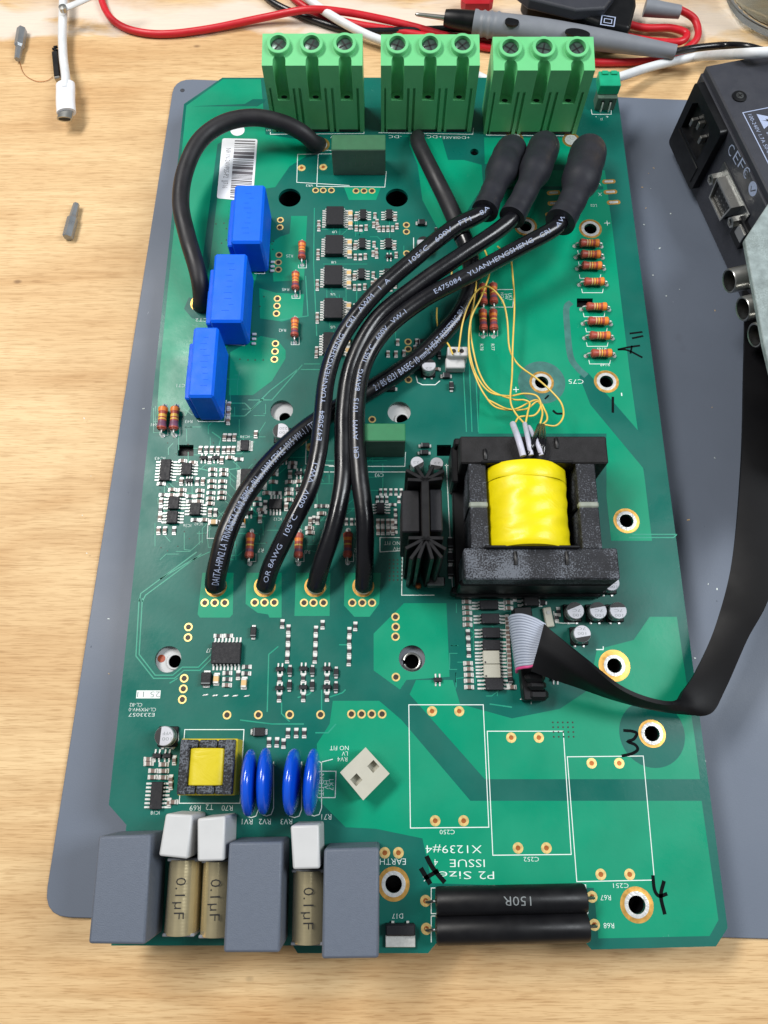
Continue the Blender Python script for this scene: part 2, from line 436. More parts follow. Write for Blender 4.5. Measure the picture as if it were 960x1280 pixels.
# flat lettering as real glyph shapes; cap height h mm
_T = {}
def glyphs(txt0, wrap=False):
    txt = (txt0, wrap)
    if txt not in _T:
        cu = bpy.data.curves.new('glyphs', 'FONT'); cu.body = txt0; cu.size = 1.0; cu.align_x = 'CENTER'; cu.align_y = 'CENTER'
        cu.resolution_u = 2
        cu.offset = -0.007 if wrap else -0.011
        ob = bpy.data.objects.new('glyphs', cu)
        me = ob.to_mesh()
        bm = bmesh.new(); bm.from_mesh(me)
        if wrap and bm.verts:
            ys = [v.co.y for v in bm.verts]; xs = [v.co.x for v in bm.verts]
            for k in range(1, 6):
                bmesh.ops.bisect_plane(bm, geom=bm.verts[:] + bm.edges[:] + bm.faces[:], plane_co=(0, min(ys) + (max(ys) - min(ys)) * k / 6, 0), plane_no=(0, 1, 0))
        bm.verts.index_update()
        vs = [tuple(v.co) for v in bm.verts]; fs = [tuple(v.index for v in p.verts) for p in bm.faces]; bm.free()
        ob.to_mesh_clear(); bpy.data.objects.remove(ob); bpy.data.curves.remove(cu)
        if vs:
            xs = [v[0] for v in vs]; ys = [v[1] for v in vs]
            cx = (min(xs) + max(xs)) / 2; cy = (min(ys) + max(ys)) / 2
            vs = [(v[0] - cx, v[1] - cy) for v in vs]
            _T[txt] = (vs, fs, max(xs) - min(xs), max(ys) - min(ys))
        else: _T[txt] = ([], [], 1, 1)
    return _T[txt]
def text(mb, txt, x, y, z, h, rot=0.0, mname='silk', width=None, M=None):
    vs, fs, w, hh = glyphs(txt)
    sy = h / 0.7; sx = sy if width is None else width / w
    Mt = TR(x, y, z, rot)
    if M is not None: Mt = M @ Mt
    mb.add([(v[0] * sx, v[1] * sy, 0) for v in vs], fs, mname, Mt)

def filled(name, loops, z0, z1, mname, parent=None, edge=None):
    """sheet or slab with real holes: first loop outside, others are holes"""
    cu = bpy.data.curves.new(name, 'CURVE'); cu.dimensions = '2D'; cu.fill_mode = 'BOTH'; cu.extrude = (z1 - z0) / 2
    for lp in loops:
        sp = cu.splines.new('POLY'); sp.points.add(len(lp) - 1); sp.use_cyclic_u = True
        for q, p in zip(sp.points, lp): q.co = (p[0], p[1], 0, 1)
    ob = bpy.data.objects.new(name, cu); me0 = ob.to_mesh()
    mb = MB(); mb.add([(v.co.x, v.co.y, v.co.z + (z0 + z1) / 2) for v in me0.vertices], [tuple(p.vertices) for p in me0.polygons], mname)
    ob.to_mesh_clear(); bpy.data.objects.remove(ob); bpy.data.curves.remove(cu)
    return mb
def circle(c, r, n=28, sy=1.0): return [(c[0] + r * math.cos(2 * math.pi * k / n), c[1] + r * sy * math.sin(2 * math.pi * k / n)) for k in range(n)]
def rrect(x0, y0, x1, y1, r, n=5):
    out = []
    for (cx, cy, a0) in ((x1 - r, y1 - r, 0), (x0 + r, y1 - r, 90), (x0 + r, y0 + r, 180), (x1 - r, y0 + r, 270)):
        for k in range(n + 1):
            a = R(a0 + 90 * k / n); out.append((cx + r * math.cos(a), cy + r * math.sin(a)))
    return out
def roundpoly(poly, r, n=5):
    out = []; m = len(poly)
    for i in range(m):
        a, b, c = Vector(poly[i - 1]), Vector(poly[i]), Vector(poly[(i + 1) % m])
        d1 = (a - b).normalized(); d2 = (c - b).normalized()
        t = r / math.tan(d1.angle(d2) / 2)
        p1 = b + d1 * t; p2 = b + d2 * t
        for k in range(n + 1):
            u = k / n; out.append(tuple((1 - u) ** 2 * p1 + 2 * u * (1 - u) * b + u * u * p2))
    return out

# ================================================================== setting
mb = MB(); mb.add([(-900, -700, 0), (900, -700, 0), (900, 1400, 0), (-900, 1400, 0)], [(0, 1, 2, 3)], 'wood')
bench = mb.build('workbench', origin=(0, 0, 0)); tag(bench, 'pale wooden bench top with fine grain running across', 'workbench', kind='structure')

# grey anti-static mat
zm = -14.5
mc = [P(218, 98, zm).to_2d(), P(1010, 131, zm).to_2d(), P(1290, 1184, zm).to_2d(), P(53, 1146, zm).to_2d()]
mb = MB(); mb.prism(roundpoly(mc, 9)[::-1], 0.05, BT + zm, 'mat_grey')
g = P(228, 113, zm); mb.lathe([(1.3, 1.56, 'case_black'), (0.9, 1.58, 'case_black')], TR(g.x, g.y, 0), 12)
bmat = mb.build('bench_mat', bevel=0.3, fix=True)
tag(bmat, 'grey rubber work mat with rounded corners lying under the green circuit board', 'mat')

mb = MB()
rc = random.Random(21)
for k in range(60):
    q = P(rc.uniform(800, 900), rc.uniform(140, 1150), zm) if k < 44 else P(rc.uniform(100, 190), rc.uniform(500, 1120), zm)
    r_ = rc.uniform(.15, .5); a_ = rc.uniform(0, 3)
    mb.box((0, 0, .08), (r_ * rc.uniform(1, 3), r_, .16), rc.choice(('silk', 'silk', 'mat_grey', 'smd_tan')), Matrix.Translation((q.x, q.y, BT + zm)) @ Matrix.Rotation(a_, 4, 'Z'), b=.04)
tag(mb.build('crumbs'), 'tiny pale crumbs scattered over the grey mat', 'crumbs', kind='stuff')

# ================================================================== the circuit board
OUT = [(278, 97), (769, 97), (909.5, 1160), (895, 1183), (739.5, 1187), (731, 1177), (547, 1177), (535, 1191.5), (372, 1191.5), (366, 1182), (139, 1182), (158, 1031), (136, 1006), (230, 130)]
xy = lambda L, z=0: [P(a, b, z).to_2d() for a, b in L]
ROUND = [(362, 247, 4.9), (496, 247, 4.9), (352, 513, 4.5), (499, 515, 4.6), (210, 824, 4.7), (515, 823, 4.7), (593, 190, 1.9),
         (738, 286, 2.7), (677, 478, 2.7), (758, 477, 2.7), (657, 283, 2.7), (783, 651, 2.6), (768, 832, 2.6), (815, 917, 2.6), (796, 1131, 2.75), (492, 1105, 2.7)]
SQ = [(222, 556, 242, 570), (721, 373, 741, 384), (546, 556, 564, 570)]
HOLES = [circle(P(a, b), r) for a, b, r in ROUND] + [xy([(a, d), (c, d), (c, b), (a, b)]) for a, b, c, d in SQ]
def inside(p, poly):
    c = False; n = len(poly)
    for i in range(n):
        a, b = poly[i], poly[i - 1]
        if (a[1] > p[1]) != (b[1] > p[1]) and p[0] < (b[0] - a[0]) * (p[1] - a[1]) / (b[1] - a[1]) + a[0]: c = not c
    return c
mb = filled('board', [xy(OUT)] + HOLES, BT - 1.6, BT, 'mask_dark')
board = mb.build('circuit_board', smooth=30)
tag(board, 'large green populated circuit board lying across the grey mat', 'circuit board')

def sheet(name, polys, z, mname):
    for pl in polys:
        loop = xy(pl); hs = []
        for h in HOLES:
            k = [inside(p, loop) for p in h]
            if all(k): hs.append(h)
            elif any(k): print('HOLE CROSSES', name, pl[:3])
        filled(name, [loop] + hs, BT + z - 0.012, BT + z, mname).build(name, board, smooth=0)

POURS = [
 [(233, 132), (279, 99), (326, 99), (332, 168), (384, 176), (382, 196), (362, 208), (344, 234), (330, 236), (322, 340), (306, 400), (282, 436), (232, 520), (196, 520), (200, 460)],
 [(364, 270), (384, 270), (380, 350), (342, 352), (337, 305), (350, 296), (362, 292)],
 [(324, 360), (345, 366), (380, 368), (378, 395), (352, 402), (325, 398)],
 [(326, 420), (346, 424), (357, 438), (357, 448), (340, 476), (316, 494), (286, 494), (288, 440)],
 [(430, 234), (476, 234), (470, 250), (436, 250)],
 [(484, 170), (512, 170), (512, 182), (522, 206), (528, 250), (545, 282), (562, 300), (585, 262), (604, 232), (602, 206), (580, 200), (560, 200), (552, 172)],
 [(606, 205), (605, 172), (745, 172), (753, 206)][::-1],
 [(612, 213), (756, 213), (766, 290), (787, 465), (806, 600), (815, 676), (764, 676), (758, 620), (758, 542), (598, 542), (600, 480), (585, 420), (590, 372), (570, 330), (600, 250)],
 [(520, 850), (566, 850), (575, 880), (640, 898), (700, 886), (736, 862), (746, 812), (792, 800), (812, 771), (846, 771), (868, 920), (875, 974), (606, 974), (512, 868)],
 [(505, 754), (558, 754), (562, 846), (508, 850), (500, 862), (467, 838), (467, 792)],
 [(416, 876), (474, 876), (502, 900), (588, 1001), (877, 1001), (898, 1150), (887, 1170), (748, 1173), (742, 1110), (540, 1104), (528, 1048), (470, 1036), (432, 1034), (398, 1000), (396, 930), (412, 905)],
 [(253, 716), (292, 716), (291, 768), (287, 772), (250, 772), (247, 768)],
 [(308, 716), (352, 716), (352, 772), (337, 772), (335, 768), (322, 766), (307, 755)],
 [(370, 716), (413, 716), (412, 770), (368, 770)],
 [(431, 716), (476, 716), (474, 755), (462, 771), (443, 771), (430, 757)],
]
sheet('copper_pour', POURS, 0.03, 'mask_light')
def disc(cx, cy, r, n=30): 
    c = P(cx, cy); return circle(c, r, n)
GAPS = [
 [(272, 180), (280, 176), (262, 330), (254, 372), (247, 372)],
 [(240, 133), (322, 133), (330, 128), (332, 124), (316, 124), (306, 130)],
 [(236, 372), (262, 372), (268, 392), (262, 402), (240, 398), (230, 386)],
 [(735, 466), (742, 474), (806, 548), (808, 590), (738, 506), (724, 470)],
 [(620, 233), (754, 233), (754, 237), (620, 237)],
]
sheet('mask_gap', GAPS, 0.045, 'mask_dark')
for cx, cy, r in ((815, 917, 11.3), (677, 478, 9.5)):
    c = P(cx, cy); hole = circle(c, 2.7)
    filled('mask_gap', [circle(c, r, 40), hole], BT + 0.033, BT + 0.045, 'mask_dark' if cx > 700 else 'flux').build('mask_gap', board, smooth=0)

# thin conductors seen through the mask
mb = MB()
TRACES = [[(174, 748), (170, 820), (192, 848), (218, 848), (230, 838), (250, 838), (266, 822)], [(178, 748), (174, 818), (194, 844), (216, 844), (228, 834), (248, 834), (264, 818)],
 [(246, 690), (176, 742), (174, 752)], [(252, 692), (182, 744), (178, 752)], [(212, 854), (222, 848)],
 [(348, 808), (336, 818), (334, 890)], [(352, 878), (352, 892), (362, 902)], [(392, 862), (386, 868), (372, 872)], [(402, 862), (402, 888)], [(432, 862), (428, 866), (410, 872)],
 [(438, 806), (424, 806)], [(382, 345), (385, 395), (350, 400)], [(393, 260), (392, 330), (396, 420)], [(310, 500), (340, 500), (366, 470), (378, 456)],
 [(286, 504), (306, 504), (314, 512), (338, 488), (372, 462)], [(286, 520), (306, 520), (330, 498)], [(586, 440), (590, 540)], [(594, 450), (598, 540)], [(578, 440), (583, 540)],
 [(265, 540), (276, 548), (272, 565)], [(246, 585), (268, 590), (300, 585)], [(262, 690), (240, 700), (200, 724)], [(400, 455), (380, 455)], [(400, 462), (376, 462)],
 [(790, 668), (845, 668)], [(786, 672), (842, 672), (846, 668)], [(612, 880), (640, 884)], [(300, 900), (340, 905), (380, 905)], [(394, 916), (410, 916), (420, 905)]]
for t in TRACES: mb.strip(xy(t), 0.45, BT + 0.05, 'trace')
rt = random.Random(8)
for (x0, x1, y0, y1, n) in ((192, 332, 505, 700, 70), (330, 490, 570, 690, 45), (562, 640, 750, 870, 26), (395, 520, 262, 430, 34), (240, 300, 405, 520, 10)):
    for k in range(n):
        x, y = rt.uniform(x0, x1), rt.uniform(y0, y1); q = [(x, y)]
        dx, dy = rt.choice(((1, 0), (-1, 0), (0, 1), (0, -1)))
        for j in range(rt.choice((2, 3))):
            l_ = rt.uniform(6, 20); q.append((min(x1, max(x0, q[-1][0] + dx * l_)), min(y1, max(y0, q[-1][1] + dy * l_))))
            dx, dy = rt.choice(((dx, dy + .9), (dx + .9, dy), (dx, dy - .9))) if abs(dx) + abs(dy) < 1.5 else (dx if abs(dx) > abs(dy) else 0, dy if abs(dy) >= abs(dx) else 0)
            if dx == 0 and dy == 0: dx = 1
        q = [p_ for i_, p_ in enumerate(q) if i_ == 0 or abs(p_[0] - q[i_ - 1][0]) + abs(p_[1] - q[i_ - 1][1]) > 1]
        if len(q) > 1: mb.strip(xy(q), .26, BT + .048 + .0002 * k / n, 'trace')
mb.build('copper_trace', board, smooth=0, kind='stuff')

# ---- white silkscreen: outlines and lettering
mb = MB()
def sl(pts, w=0.28, closed=False): mb.strip(xy(pts), w, BT + 0.06, 'silk', closed)
SILK = [([(511, 881), (604, 881), (611, 1034), (513, 1035)], 1), ([(609, 914), (704, 914), (714, 1068), (616, 1069)], 1), ([(709, 946), (804, 945), (818, 1100), (721, 1102)], 1),
 ([(539, 1110), (732, 1106), (735, 1141), (539, 1142)], 1), ([(539, 1145), (735, 1142)], 0), ([(539, 1145), (539, 1178)], 0),
 ([(372, 193), (437, 192)], 0), ([(372, 193), (371, 228), (437, 232)], 0), ([(398, 188), (437, 188)], 0), ([(398, 188), (396, 233), (481, 234), (483, 214)], 0),
 ([(338, 165), (338, 168), (455, 167), (455, 160)], 0), ([(473, 166), (591, 168), (592, 160)], 0), ([(607, 160), (608, 169), (720, 170)], 0),
 ([(739, 137), (740, 143), (764, 143), (764, 137)], 0),
 ([(383, 548), (382, 580), (417, 582)], 0), ([(402, 540), (402, 590), (507, 590)], 0), ([(411, 583), (506, 583), (507, 565)], 0),
 ([(475, 672), (507, 672), (507, 688), (475, 690)], 1), ([(562, 582), (556, 582)], 0), ([(558, 580), (566, 744), (645, 746)], 0),
 ([(503, 690), (502, 744), (543, 744)], 0), ([(677, 748), (742, 748), (742, 744)], 0), ([(231, 912), (305, 912), (300, 1004), (224, 1004)], 1),
 ([(612, 362), (643, 362), (641, 384), (612, 384)], 0), ([(397, 964), (420, 964), (419, 997), (398, 997)], 0), ([(400, 953), (416, 949)], 0),
 ([(660, 842), (662, 872), (652, 874), (650, 840)], 0), ([(650, 874), (664, 875), (664, 880)], 0), ([(260, 655), (259, 673), (290, 673)], 0),
 ([(247, 525), (248, 527), (281, 527), (283, 500)], 0), ([(280, 430), (306, 432), (309, 420)], 0), ([(318, 342), (331, 342), (334, 270)], 0)]
for pts, c in SILK: sl(pts, closed=bool(c))
for cx, y0, y1 in ((314, 940, 1022), (333, 940, 1020), (368, 940, 1022), (393, 940, 1020)):
    q = [(cx - 9, y0 + 12), (cx - 9, y1 - 10), (cx - 6, y1 - 2), (cx, y1), (cx + 6, y1 - 2), (cx + 9, y1 - 10), (cx + 9, y0 + 12)]
    sl(q)
for cx, cy in ((378, 317), (370, 355), (369, 413), (205, 526), (220, 526), (315, 684), (375, 684), (437, 684), (604, 402), (617, 402)):
    sl([(cx - 5, cy + 14), (cx - 5, cy + 18), (cx + 5, cy + 18), (cx + 5, cy + 8)], 0.2)
for cx, cy in ((735, 308), (736, 322), (737, 338), (740, 356), (742, 386), (745, 405), (746, 423), (749, 445)):
    sl([(cx - 13, cy + 5), (cx - 12, cy + 10), (cx + 13, cy + 10), (cx + 14, cy + 5)], 0.25)
mb.build('silkscreen_outline', board, smooth=0, kind='stuff')

mb = MB()
def st(txt, px, py, h, rot=180, w=None, mname='silk'):
    p = P(px, py); text(mb, txt, p.x, p.y, BT + 0.06, h * .88, R(rot), mname, w)
st('X1239#4', 567, 1061, 2.8, w=18.5); st('ISSUE 4', 576, 1079, 3.3, w=20) if False else st('ISSUE', 584, 1079, 2.7, w=11.5); st('4', 545, 1078, 2.3)
st('P2', 608, 1094, 2.7, w=5); st('Size', 569, 1094, 2.7, w=10.5); st('6', 531, 1097, 2.7)
st('EARTH', 491, 1077, 2.2, w=8.5); st('D17', 497, 1145, 1.7)
st('C250', 559, 1040, 1.6, w=5); st('C252', 664, 1074, 1.6, w=5); st('C251', 776, 1107, 1.6, w=5)
st('R67', 757, 1122, 1.8); st('R68', 761, 1157, 1.8)
for t, x, y in (('RV1', 309, 1027), ('RV2', 331, 1027), ('RV3', 358, 1027), ('R71', 408, 1021), ('R69', 244, 1010), ('R70', 284, 1010), ('T2', 262, 1009)): st(t, x, y, 2.0)
st('NO FIT', 424, 935, 1.7, w=6.5); st('LV', 431, 942, 1.6); st('RV4', 428, 949, 1.7)
st('LK7', 414, 981, 1.8, 270); st('HV', 408, 981, 1.8, 270); st('NO FIT', 402, 981, 1.8, 270, 7)
st('-HV', 497, 686, 1.7); st('NO FIT', 490, 679, 1.7, w=6)
st('U7', 262, 813, 1.7); st('IC43', 200, 573, 1.4, w=4); st('IC38', 306, 546, 1.3, w=3.5); st('IC12', 347, 649, 1.3); st('IC18', 194, 1016, 1.3); st('IC36', 234, 657, 1.3); st('IC42', 248, 655, 1.3)
st('CT2', 252, 400, 1.7, w=5); st('CT1', 226, 482, 1.7); st('R41', 193, 531, 1.6); st('R43', 236, 527, 1.6); st('R42', 353, 413, 1.6); st('R45', 357, 362, 1.6); st('R25', 362, 320, 1.6)
st('R7', 326, 688, 1.7); st('R8', 384, 690, 1.7); st('R2', 446, 688, 1.7); st('R78', 602, 434, 1.6, 270); st('R77', 616, 434, 1.6, 270)
st('+DC', 543, 171, 1.9, w=7); st('BRAKE', 563, 172, 1.8, w=7); st('+DC', 579, 172, 1.8, w=6); st('-DC', 494, 171, 1.8, w=6); st('V', 415, 171, 2)
st('VR3', 387, 232, 1.5); st('C75', 720, 477, 2.3, w=6); st('+', 759, 279, 4.4); st('-', 777, 493, 5, 90); st('+', 645, 487, 4.2); st('R149', 752, 436, 1.5); st('R148', 756, 456, 1.5)
st('+', 759, 146, 2.2); st('-', 745, 146, 2.2); st('J2', 752, 149, 1.2); st('LK3', 638, 371, 1.7, 270); st('HV', 633, 371, 1.7, 270); st('NO FIT', 628, 373, 1.5, 270, 5.5)
st('C93', 474, 594, 1.7); st('X', 750, 243, 2); st('V', 749, 230, 2); st('L02', 742, 257, 1.6); st('U9', 418, 290, 1.4); st('U8', 417, 328, 1.4); st('U6', 416, 368, 1.4); st('U5', 416, 409, 1.4)
st('CL-82', 170, 881, 1.4, w=4.4); st('CL-MX94V-0', 178, 887, 1.4, w=9.5); st('E233057', 177, 893.5, 1.4, w=9); st('W1', 336, 163, 1.2)
# date code in an unmasked white box
a, b = P(170, 873), P(201, 863)
mb.add([(a.x, a.y, BT + 0.05), (b.x, a.y, BT + 0.05), (b.x, b.y, BT + 0.05), (a.x, b.y, BT + 0.05)], [(0, 1, 2, 3)], 'silk')
p = P(186, 868); text(mb, '25 11', p.x, p.y, BT + 0.07, 2.0, R(180), 'print_grey', 8)
mb.build('silkscreen_lettering', board, smooth=0, kind='stuff')

mb = MB()
def dot(px, py, r=.32): p = P(px, py); mb.lathe([(r, .03, 'hole_dark'), (r, .06, 'hole_dark'), (0, .06, 'hole_dark')], TR(p.x, p.y, BT), 8)
for i in range(5):
    for j in range(4): dot(691 + i * 6.2 + j * .4, 903 + j * 6)
for i in range(4):
    for j in range(6): dot(487 + i * 5, 700 + j * 5)
for q in ((270, 280), (280, 279), (283, 286), (283, 300), (277, 304), (300, 449), (310, 450), (319, 450), (329, 450), (340, 305), (341, 312), (330, 371), (325, 383), (342, 302)): dot(*q)
for k in range(70): dot(RND.uniform(196, 330), RND.uniform(545, 690), .24)
for k in range(50): dot(RND.uniform(330, 500), RND.uniform(560, 690), .24)
mb.build('tented_via', board, smooth=0, kind='stuff')

# ---- black felt pen marks
def marks(*strokes):
    mb = MB()
    for s_, w in strokes: mb.strip([q.to_2d() for q in spline([P(a, b) for a, b in s_], 4)], w, BT + 0.075, 'marker')
    mb.build('pen_mark', board, smooth=0)
marks(([(772, 437), (785, 438), (803, 447)], 0.8), ([(772, 437), (786, 434), (800, 432)], 0.8), ([(790, 432), (788, 442)], 0.7), ([(787, 417), (803, 415)], 0.8), ([(790, 423), (804, 420)], 0.8))
marks(([(779, 913), (790, 914), (796, 917), (792, 924), (785, 927), (794, 931), (797, 937), (790, 942), (777, 945)], 1.0))
marks(([(816, 1094), (818, 1112), (824, 1120), (834, 1117)], 1.1), ([(830, 1101), (826, 1120), (831, 1143)], 1.2))
marks(([(533, 1070), (541, 1085), (556, 1103)], 1.5), ([(526, 1085), (533, 1097), (538, 1105)], 1.5), ([(531, 1098), (548, 1088)], 1.3))
marks(([(691, 513), (696, 517), (703, 517)], 0.9), ([(766, 496), (766, 516)], 1.0), ([(681, 499), (686, 494)], 0.7))
# grey residue where flux was cleaned badly
mb = MB()
mb.strip([q.to_2d() for q in spline([P(a, b) for a, b in [(714, 378), (708, 385), (709, 410), (713, 445), (722, 460), (733, 470)]], 4)], 2.6, BT + 0.052, 'flux')
mb.build('flux_residue', board, smooth=0)

# ---- plated pads
def ring_mesh(name, ro, ri, mring, mhole, raise_=0.06, seg=22):
    mb = MB()
    prof = [(ro, 0.02, mring), (ro, raise_, mring), (ri, raise_, mring), (ri, 0.03, mring)]
    mb.lathe(prof, None, seg)
    vs = [(ri * math.cos(2 * math.pi * k / seg), ri * math.sin(2 * math.pi * k / seg), 0.04) for k in range(seg)]
    mb.add(vs, [tuple(range(seg))], mhole)
    return mb.mesh(name)
def place(name, me, px, py, z=0.0, rot=0.0, parent=board):
    p = P(px, py, z); return link(name, me, parent, p, R(rot))
via = ring_mesh('plated_hole', 1.5, 0.95, 'goldpale', 'hole_dark')
lug = ring_mesh('solder_pad', 1.75, 0.8, 'goldpale', 'copper')
Z = lambda ox, oy, s, L: [(ox + a / s, oy + b / s) for a, b in L]
VIAS = (Z(180, 540, 3.2, [(243, 683), (283, 683), (323, 683), (443, 682), (482, 682), (521, 682), (640, 683), (678, 683), (718, 683), (833, 683), (873, 683), (912, 683), (178, 780), (176, 822)])
 + Z(150, 740, 4.8, [(385, 518), (380, 581), (374, 645), (642, 738), (830, 737)])
 + Z(330, 740, 4.174, [(686, 130), (687, 182), (686, 233), (688, 444), (456, 637), (509, 637), (562, 637), (616, 637), (134, 640), (295, 640)])
 + Z(340, 160, 4, [(218, 312), (256, 312), (297, 312), (420, 315), (460, 315), (500, 315), (42, 460), (40, 497), (35, 635), (32, 672), (32, 708), (27, 853), (25, 890), (22, 928), (672, 485), (672, 519), (673, 627), (673, 662)])
 + Z(180, 380, 4, [(657, 198), (655, 237), (652, 277)]) + Z(380, 380, 4.364, [(568, 206), (568, 246), (570, 372), (570, 414), (372, 630)]))
for x, y in VIAS: place('plated_hole', via, x, y)
for x, y in [(540, 889), (574, 889), (544, 1026), (579.5, 1026), (639, 922), (673.5, 922), (647.5, 1060), (683, 1060), (739.5, 954), (774, 954), (751, 1093), (787, 1093),
             (532, 1126), (533, 1161), (740, 1121), (743, 1156), (481, 1066), (498, 1066), (388, 559), (377, 210), (404, 209)]: place('solder_pad', lug, x, y)
# large plated mounting eyes: ring round a real hole, black cup added below so it looks dark, also props the board
for i, (px, py, r) in enumerate(ROUND[7:]):
    ro = (4.9, 4.9, 5.0, 4.9, 4.9, 5.6, 4.7, 5.4, 5.2)[i]; c = P(px, py)
    mb = MB()
    mb.lathe([(ro, BT + 0.02, 'gold'), (ro, BT + 0.08, 'gold'), (r * 1.45, BT + 0.09, 'gold'), (r * 1.4, BT + 0.11, 'solder'), (r, BT + 0.11, 'solder'), (r, BT - 1.6, 'gold')], TR(c.x, c.y, 0), 40)
    mb2 = MB()
    for k in range(len(mb.f)): pass
    # drop the two end caps the lathe adds, so the eye stays open
    keep = [k for k, f in enumerate(mb.f) if len(f) == 4]
    mb.f = [mb.f[k] for k in keep]; mb.m = [mb.m[k] for k in keep]
    o = mb.build('mounting_eye', board)
    mb = MB(); mb.lathe([(5, 1.6, 'plastic_black'), (5, BT - 1.7, 'plastic_black'), (r * 1.02, BT - 1.7, 'plastic_black'), (r * 1.02, 4, 'plastic_black'), (0, 4, 'plastic_black')], TR(c.x, c.y, 0), 24)
    mb.build('hole_backing', board)
# white power modules and one dark pillar under the plain holes
for px, py in ((352, 513), (499, 515), (210, 824)):
    c = P(px, py); mb = MB()
    o2 = (1.2, -2.4) if px != 210 else (2.0, -0.5)
    hole = circle((c.x + o2[0], c.y + o2[1]), 2.3)
    mb = filled('module', [rrect(c.x - 9, c.y - 9, c.x + 9, c.y + 9, 1.5), hole], 1.6, BT - 2.6, 'white_plastic')
    mb.lathe([(2.9, BT - 2.6, 'white_plastic'), (2.9, BT - 1.9, 'white_plastic'), (2.3, BT - 1.9, 'white_plastic'), (2.3, BT - 2.6, 'white_plastic')], TR(c.x + o2[0], c.y + o2[1], 0), 24)
    mb.lathe([(2.2, 2, 'steel_dark'), (2.2, BT - 5, 'steel_dark'), (0.9, BT - 5, 'steel_dark'), (0.7, BT - 6.5, 'steel_dark'), (0, BT - 6.5, 'steel_dark')], TR(c.x + o2[0], c.y + o2[1], 0), 20)
    if px == 210: mb.lathe([(1.4, BT - 2.6, 'orange_dot'), (1.4, BT - 2.5, 'orange_dot'), (0, BT - 2.5, 'orange_dot')], TR(c.x - 3.1, c.y + 0.6, 0), 16)
    mb.build('power_module', board)
c = P(515, 823); mb = MB()
mb.lathe([(8, 1.6, 'probe_grey'), (8, BT - 3, 'probe_grey'), (3.2, BT - 3, 'probe_grey'), (3.2, 3, 'plastic_black'), (0, 3, 'plastic_black')], TR(c.x, c.y - .8, 0), 28)
pts = [(c.x + 2.9 * math.cos(R(a)), c.y - .8 + 2.9 * math.sin(R(a)), BT - 2.6) for a in range(-160, 171, 15)]
mb.tube(pts, 0.45, 'steel', 8, 2)
mb.build('split_washer_pillar', board)
for px, py in ((362, 247), (496, 247)):
    c = P(px, py); mb = MB()
    mb.lathe([(7, 1.6, 'plastic_black'), (7, BT - 2.4, 'plastic_black'), (5.6, BT - 2.4, 'plastic_black'), (5.6, 2.4, 'plastic_black'), (0, 2.4, 'plastic_black')], TR(c.x, c.y, 0), 24); mb.build('hole_backing', board)  # black cup added under the plain hole to make its inside dark
for a, b, c_, d in SQ[:2]:
    p = P((a + c_) / 2, (b + d) / 2); mb = MB(); mb.box((p.x, p.y, (1.6 + BT - 3) / 2), (9, 7, BT - 4.6), 'plastic_black'); mb.build('hole_backing', board)  # black block added under each square cut-out to darken it
# oval gold pads by the third output lead
mb = MB(); mb.prism(rrect(-3, -1.15, 3, 1.15, 1.1), 0.02, 0.06, 'gold'); mb.prism(rrect(-2, -0.55, 2, 0.55, 0.5), 0.05, 0.14, 'solder'); slot = mb.mesh('slot_pad')
for x, y in ((761, 227), (763, 240), (767, 253), (692, 241), (693, 254), (690, 268)): place('slot_pad', slot, x, y, 0.0, -6 if False else 5)

# ---- small chip parts
def smd_mesh(body, L, W, H):
    mb = MB(); e = L * 0.24
    mb.box((0, 0, H / 2 + .05), (L - 2 * e * .8, W, H), body, b=0.06)
    for s in (-1, 1):
        mb.box((s * (L / 2 - e / 2), 0, H / 2 + .08), (e, W * 1.04, H * 1.06), 'tin', b=0.12)
        mb.box((s * (L / 2 + .2), 0, 0.16), (0.9, W * 1.15, 0.26), 'lead_tin', b=0.1)
    return mb.mesh('chip')
SMD = {'c': ('chip_capacitor', smd_mesh('smd_brown', 2.2, 1.35, 0.9)), 'r': ('chip_resistor', smd_mesh('smd_res', 2.2, 1.35, 0.55)),
       't': ('chip_capacitor', smd_mesh('smd_tan', 3.2, 1.8, 1.5)), 'o': ('tantalum_capacitor', smd_mesh('smd_orange', 3.2, 2.2, 1.6)), 's': ('chip_resistor', smd_mesh('smd_res', 1.7, 1.1, 0.5)),
       'k': ('chip_capacitor', smd_mesh('smd_brown', 2.0, 1.25, 0.8))}
NS = 0
def smd(px, py, kind='c', rot=0, z=0):
    global NS; NS += 1
    n, me = SMD[kind]; o = place(n, me, px + RND.uniform(-.15, .15), py + RND.uniform(-.15, .15), 0, rot + RND.uniform(-1.5, 1.5)); return o

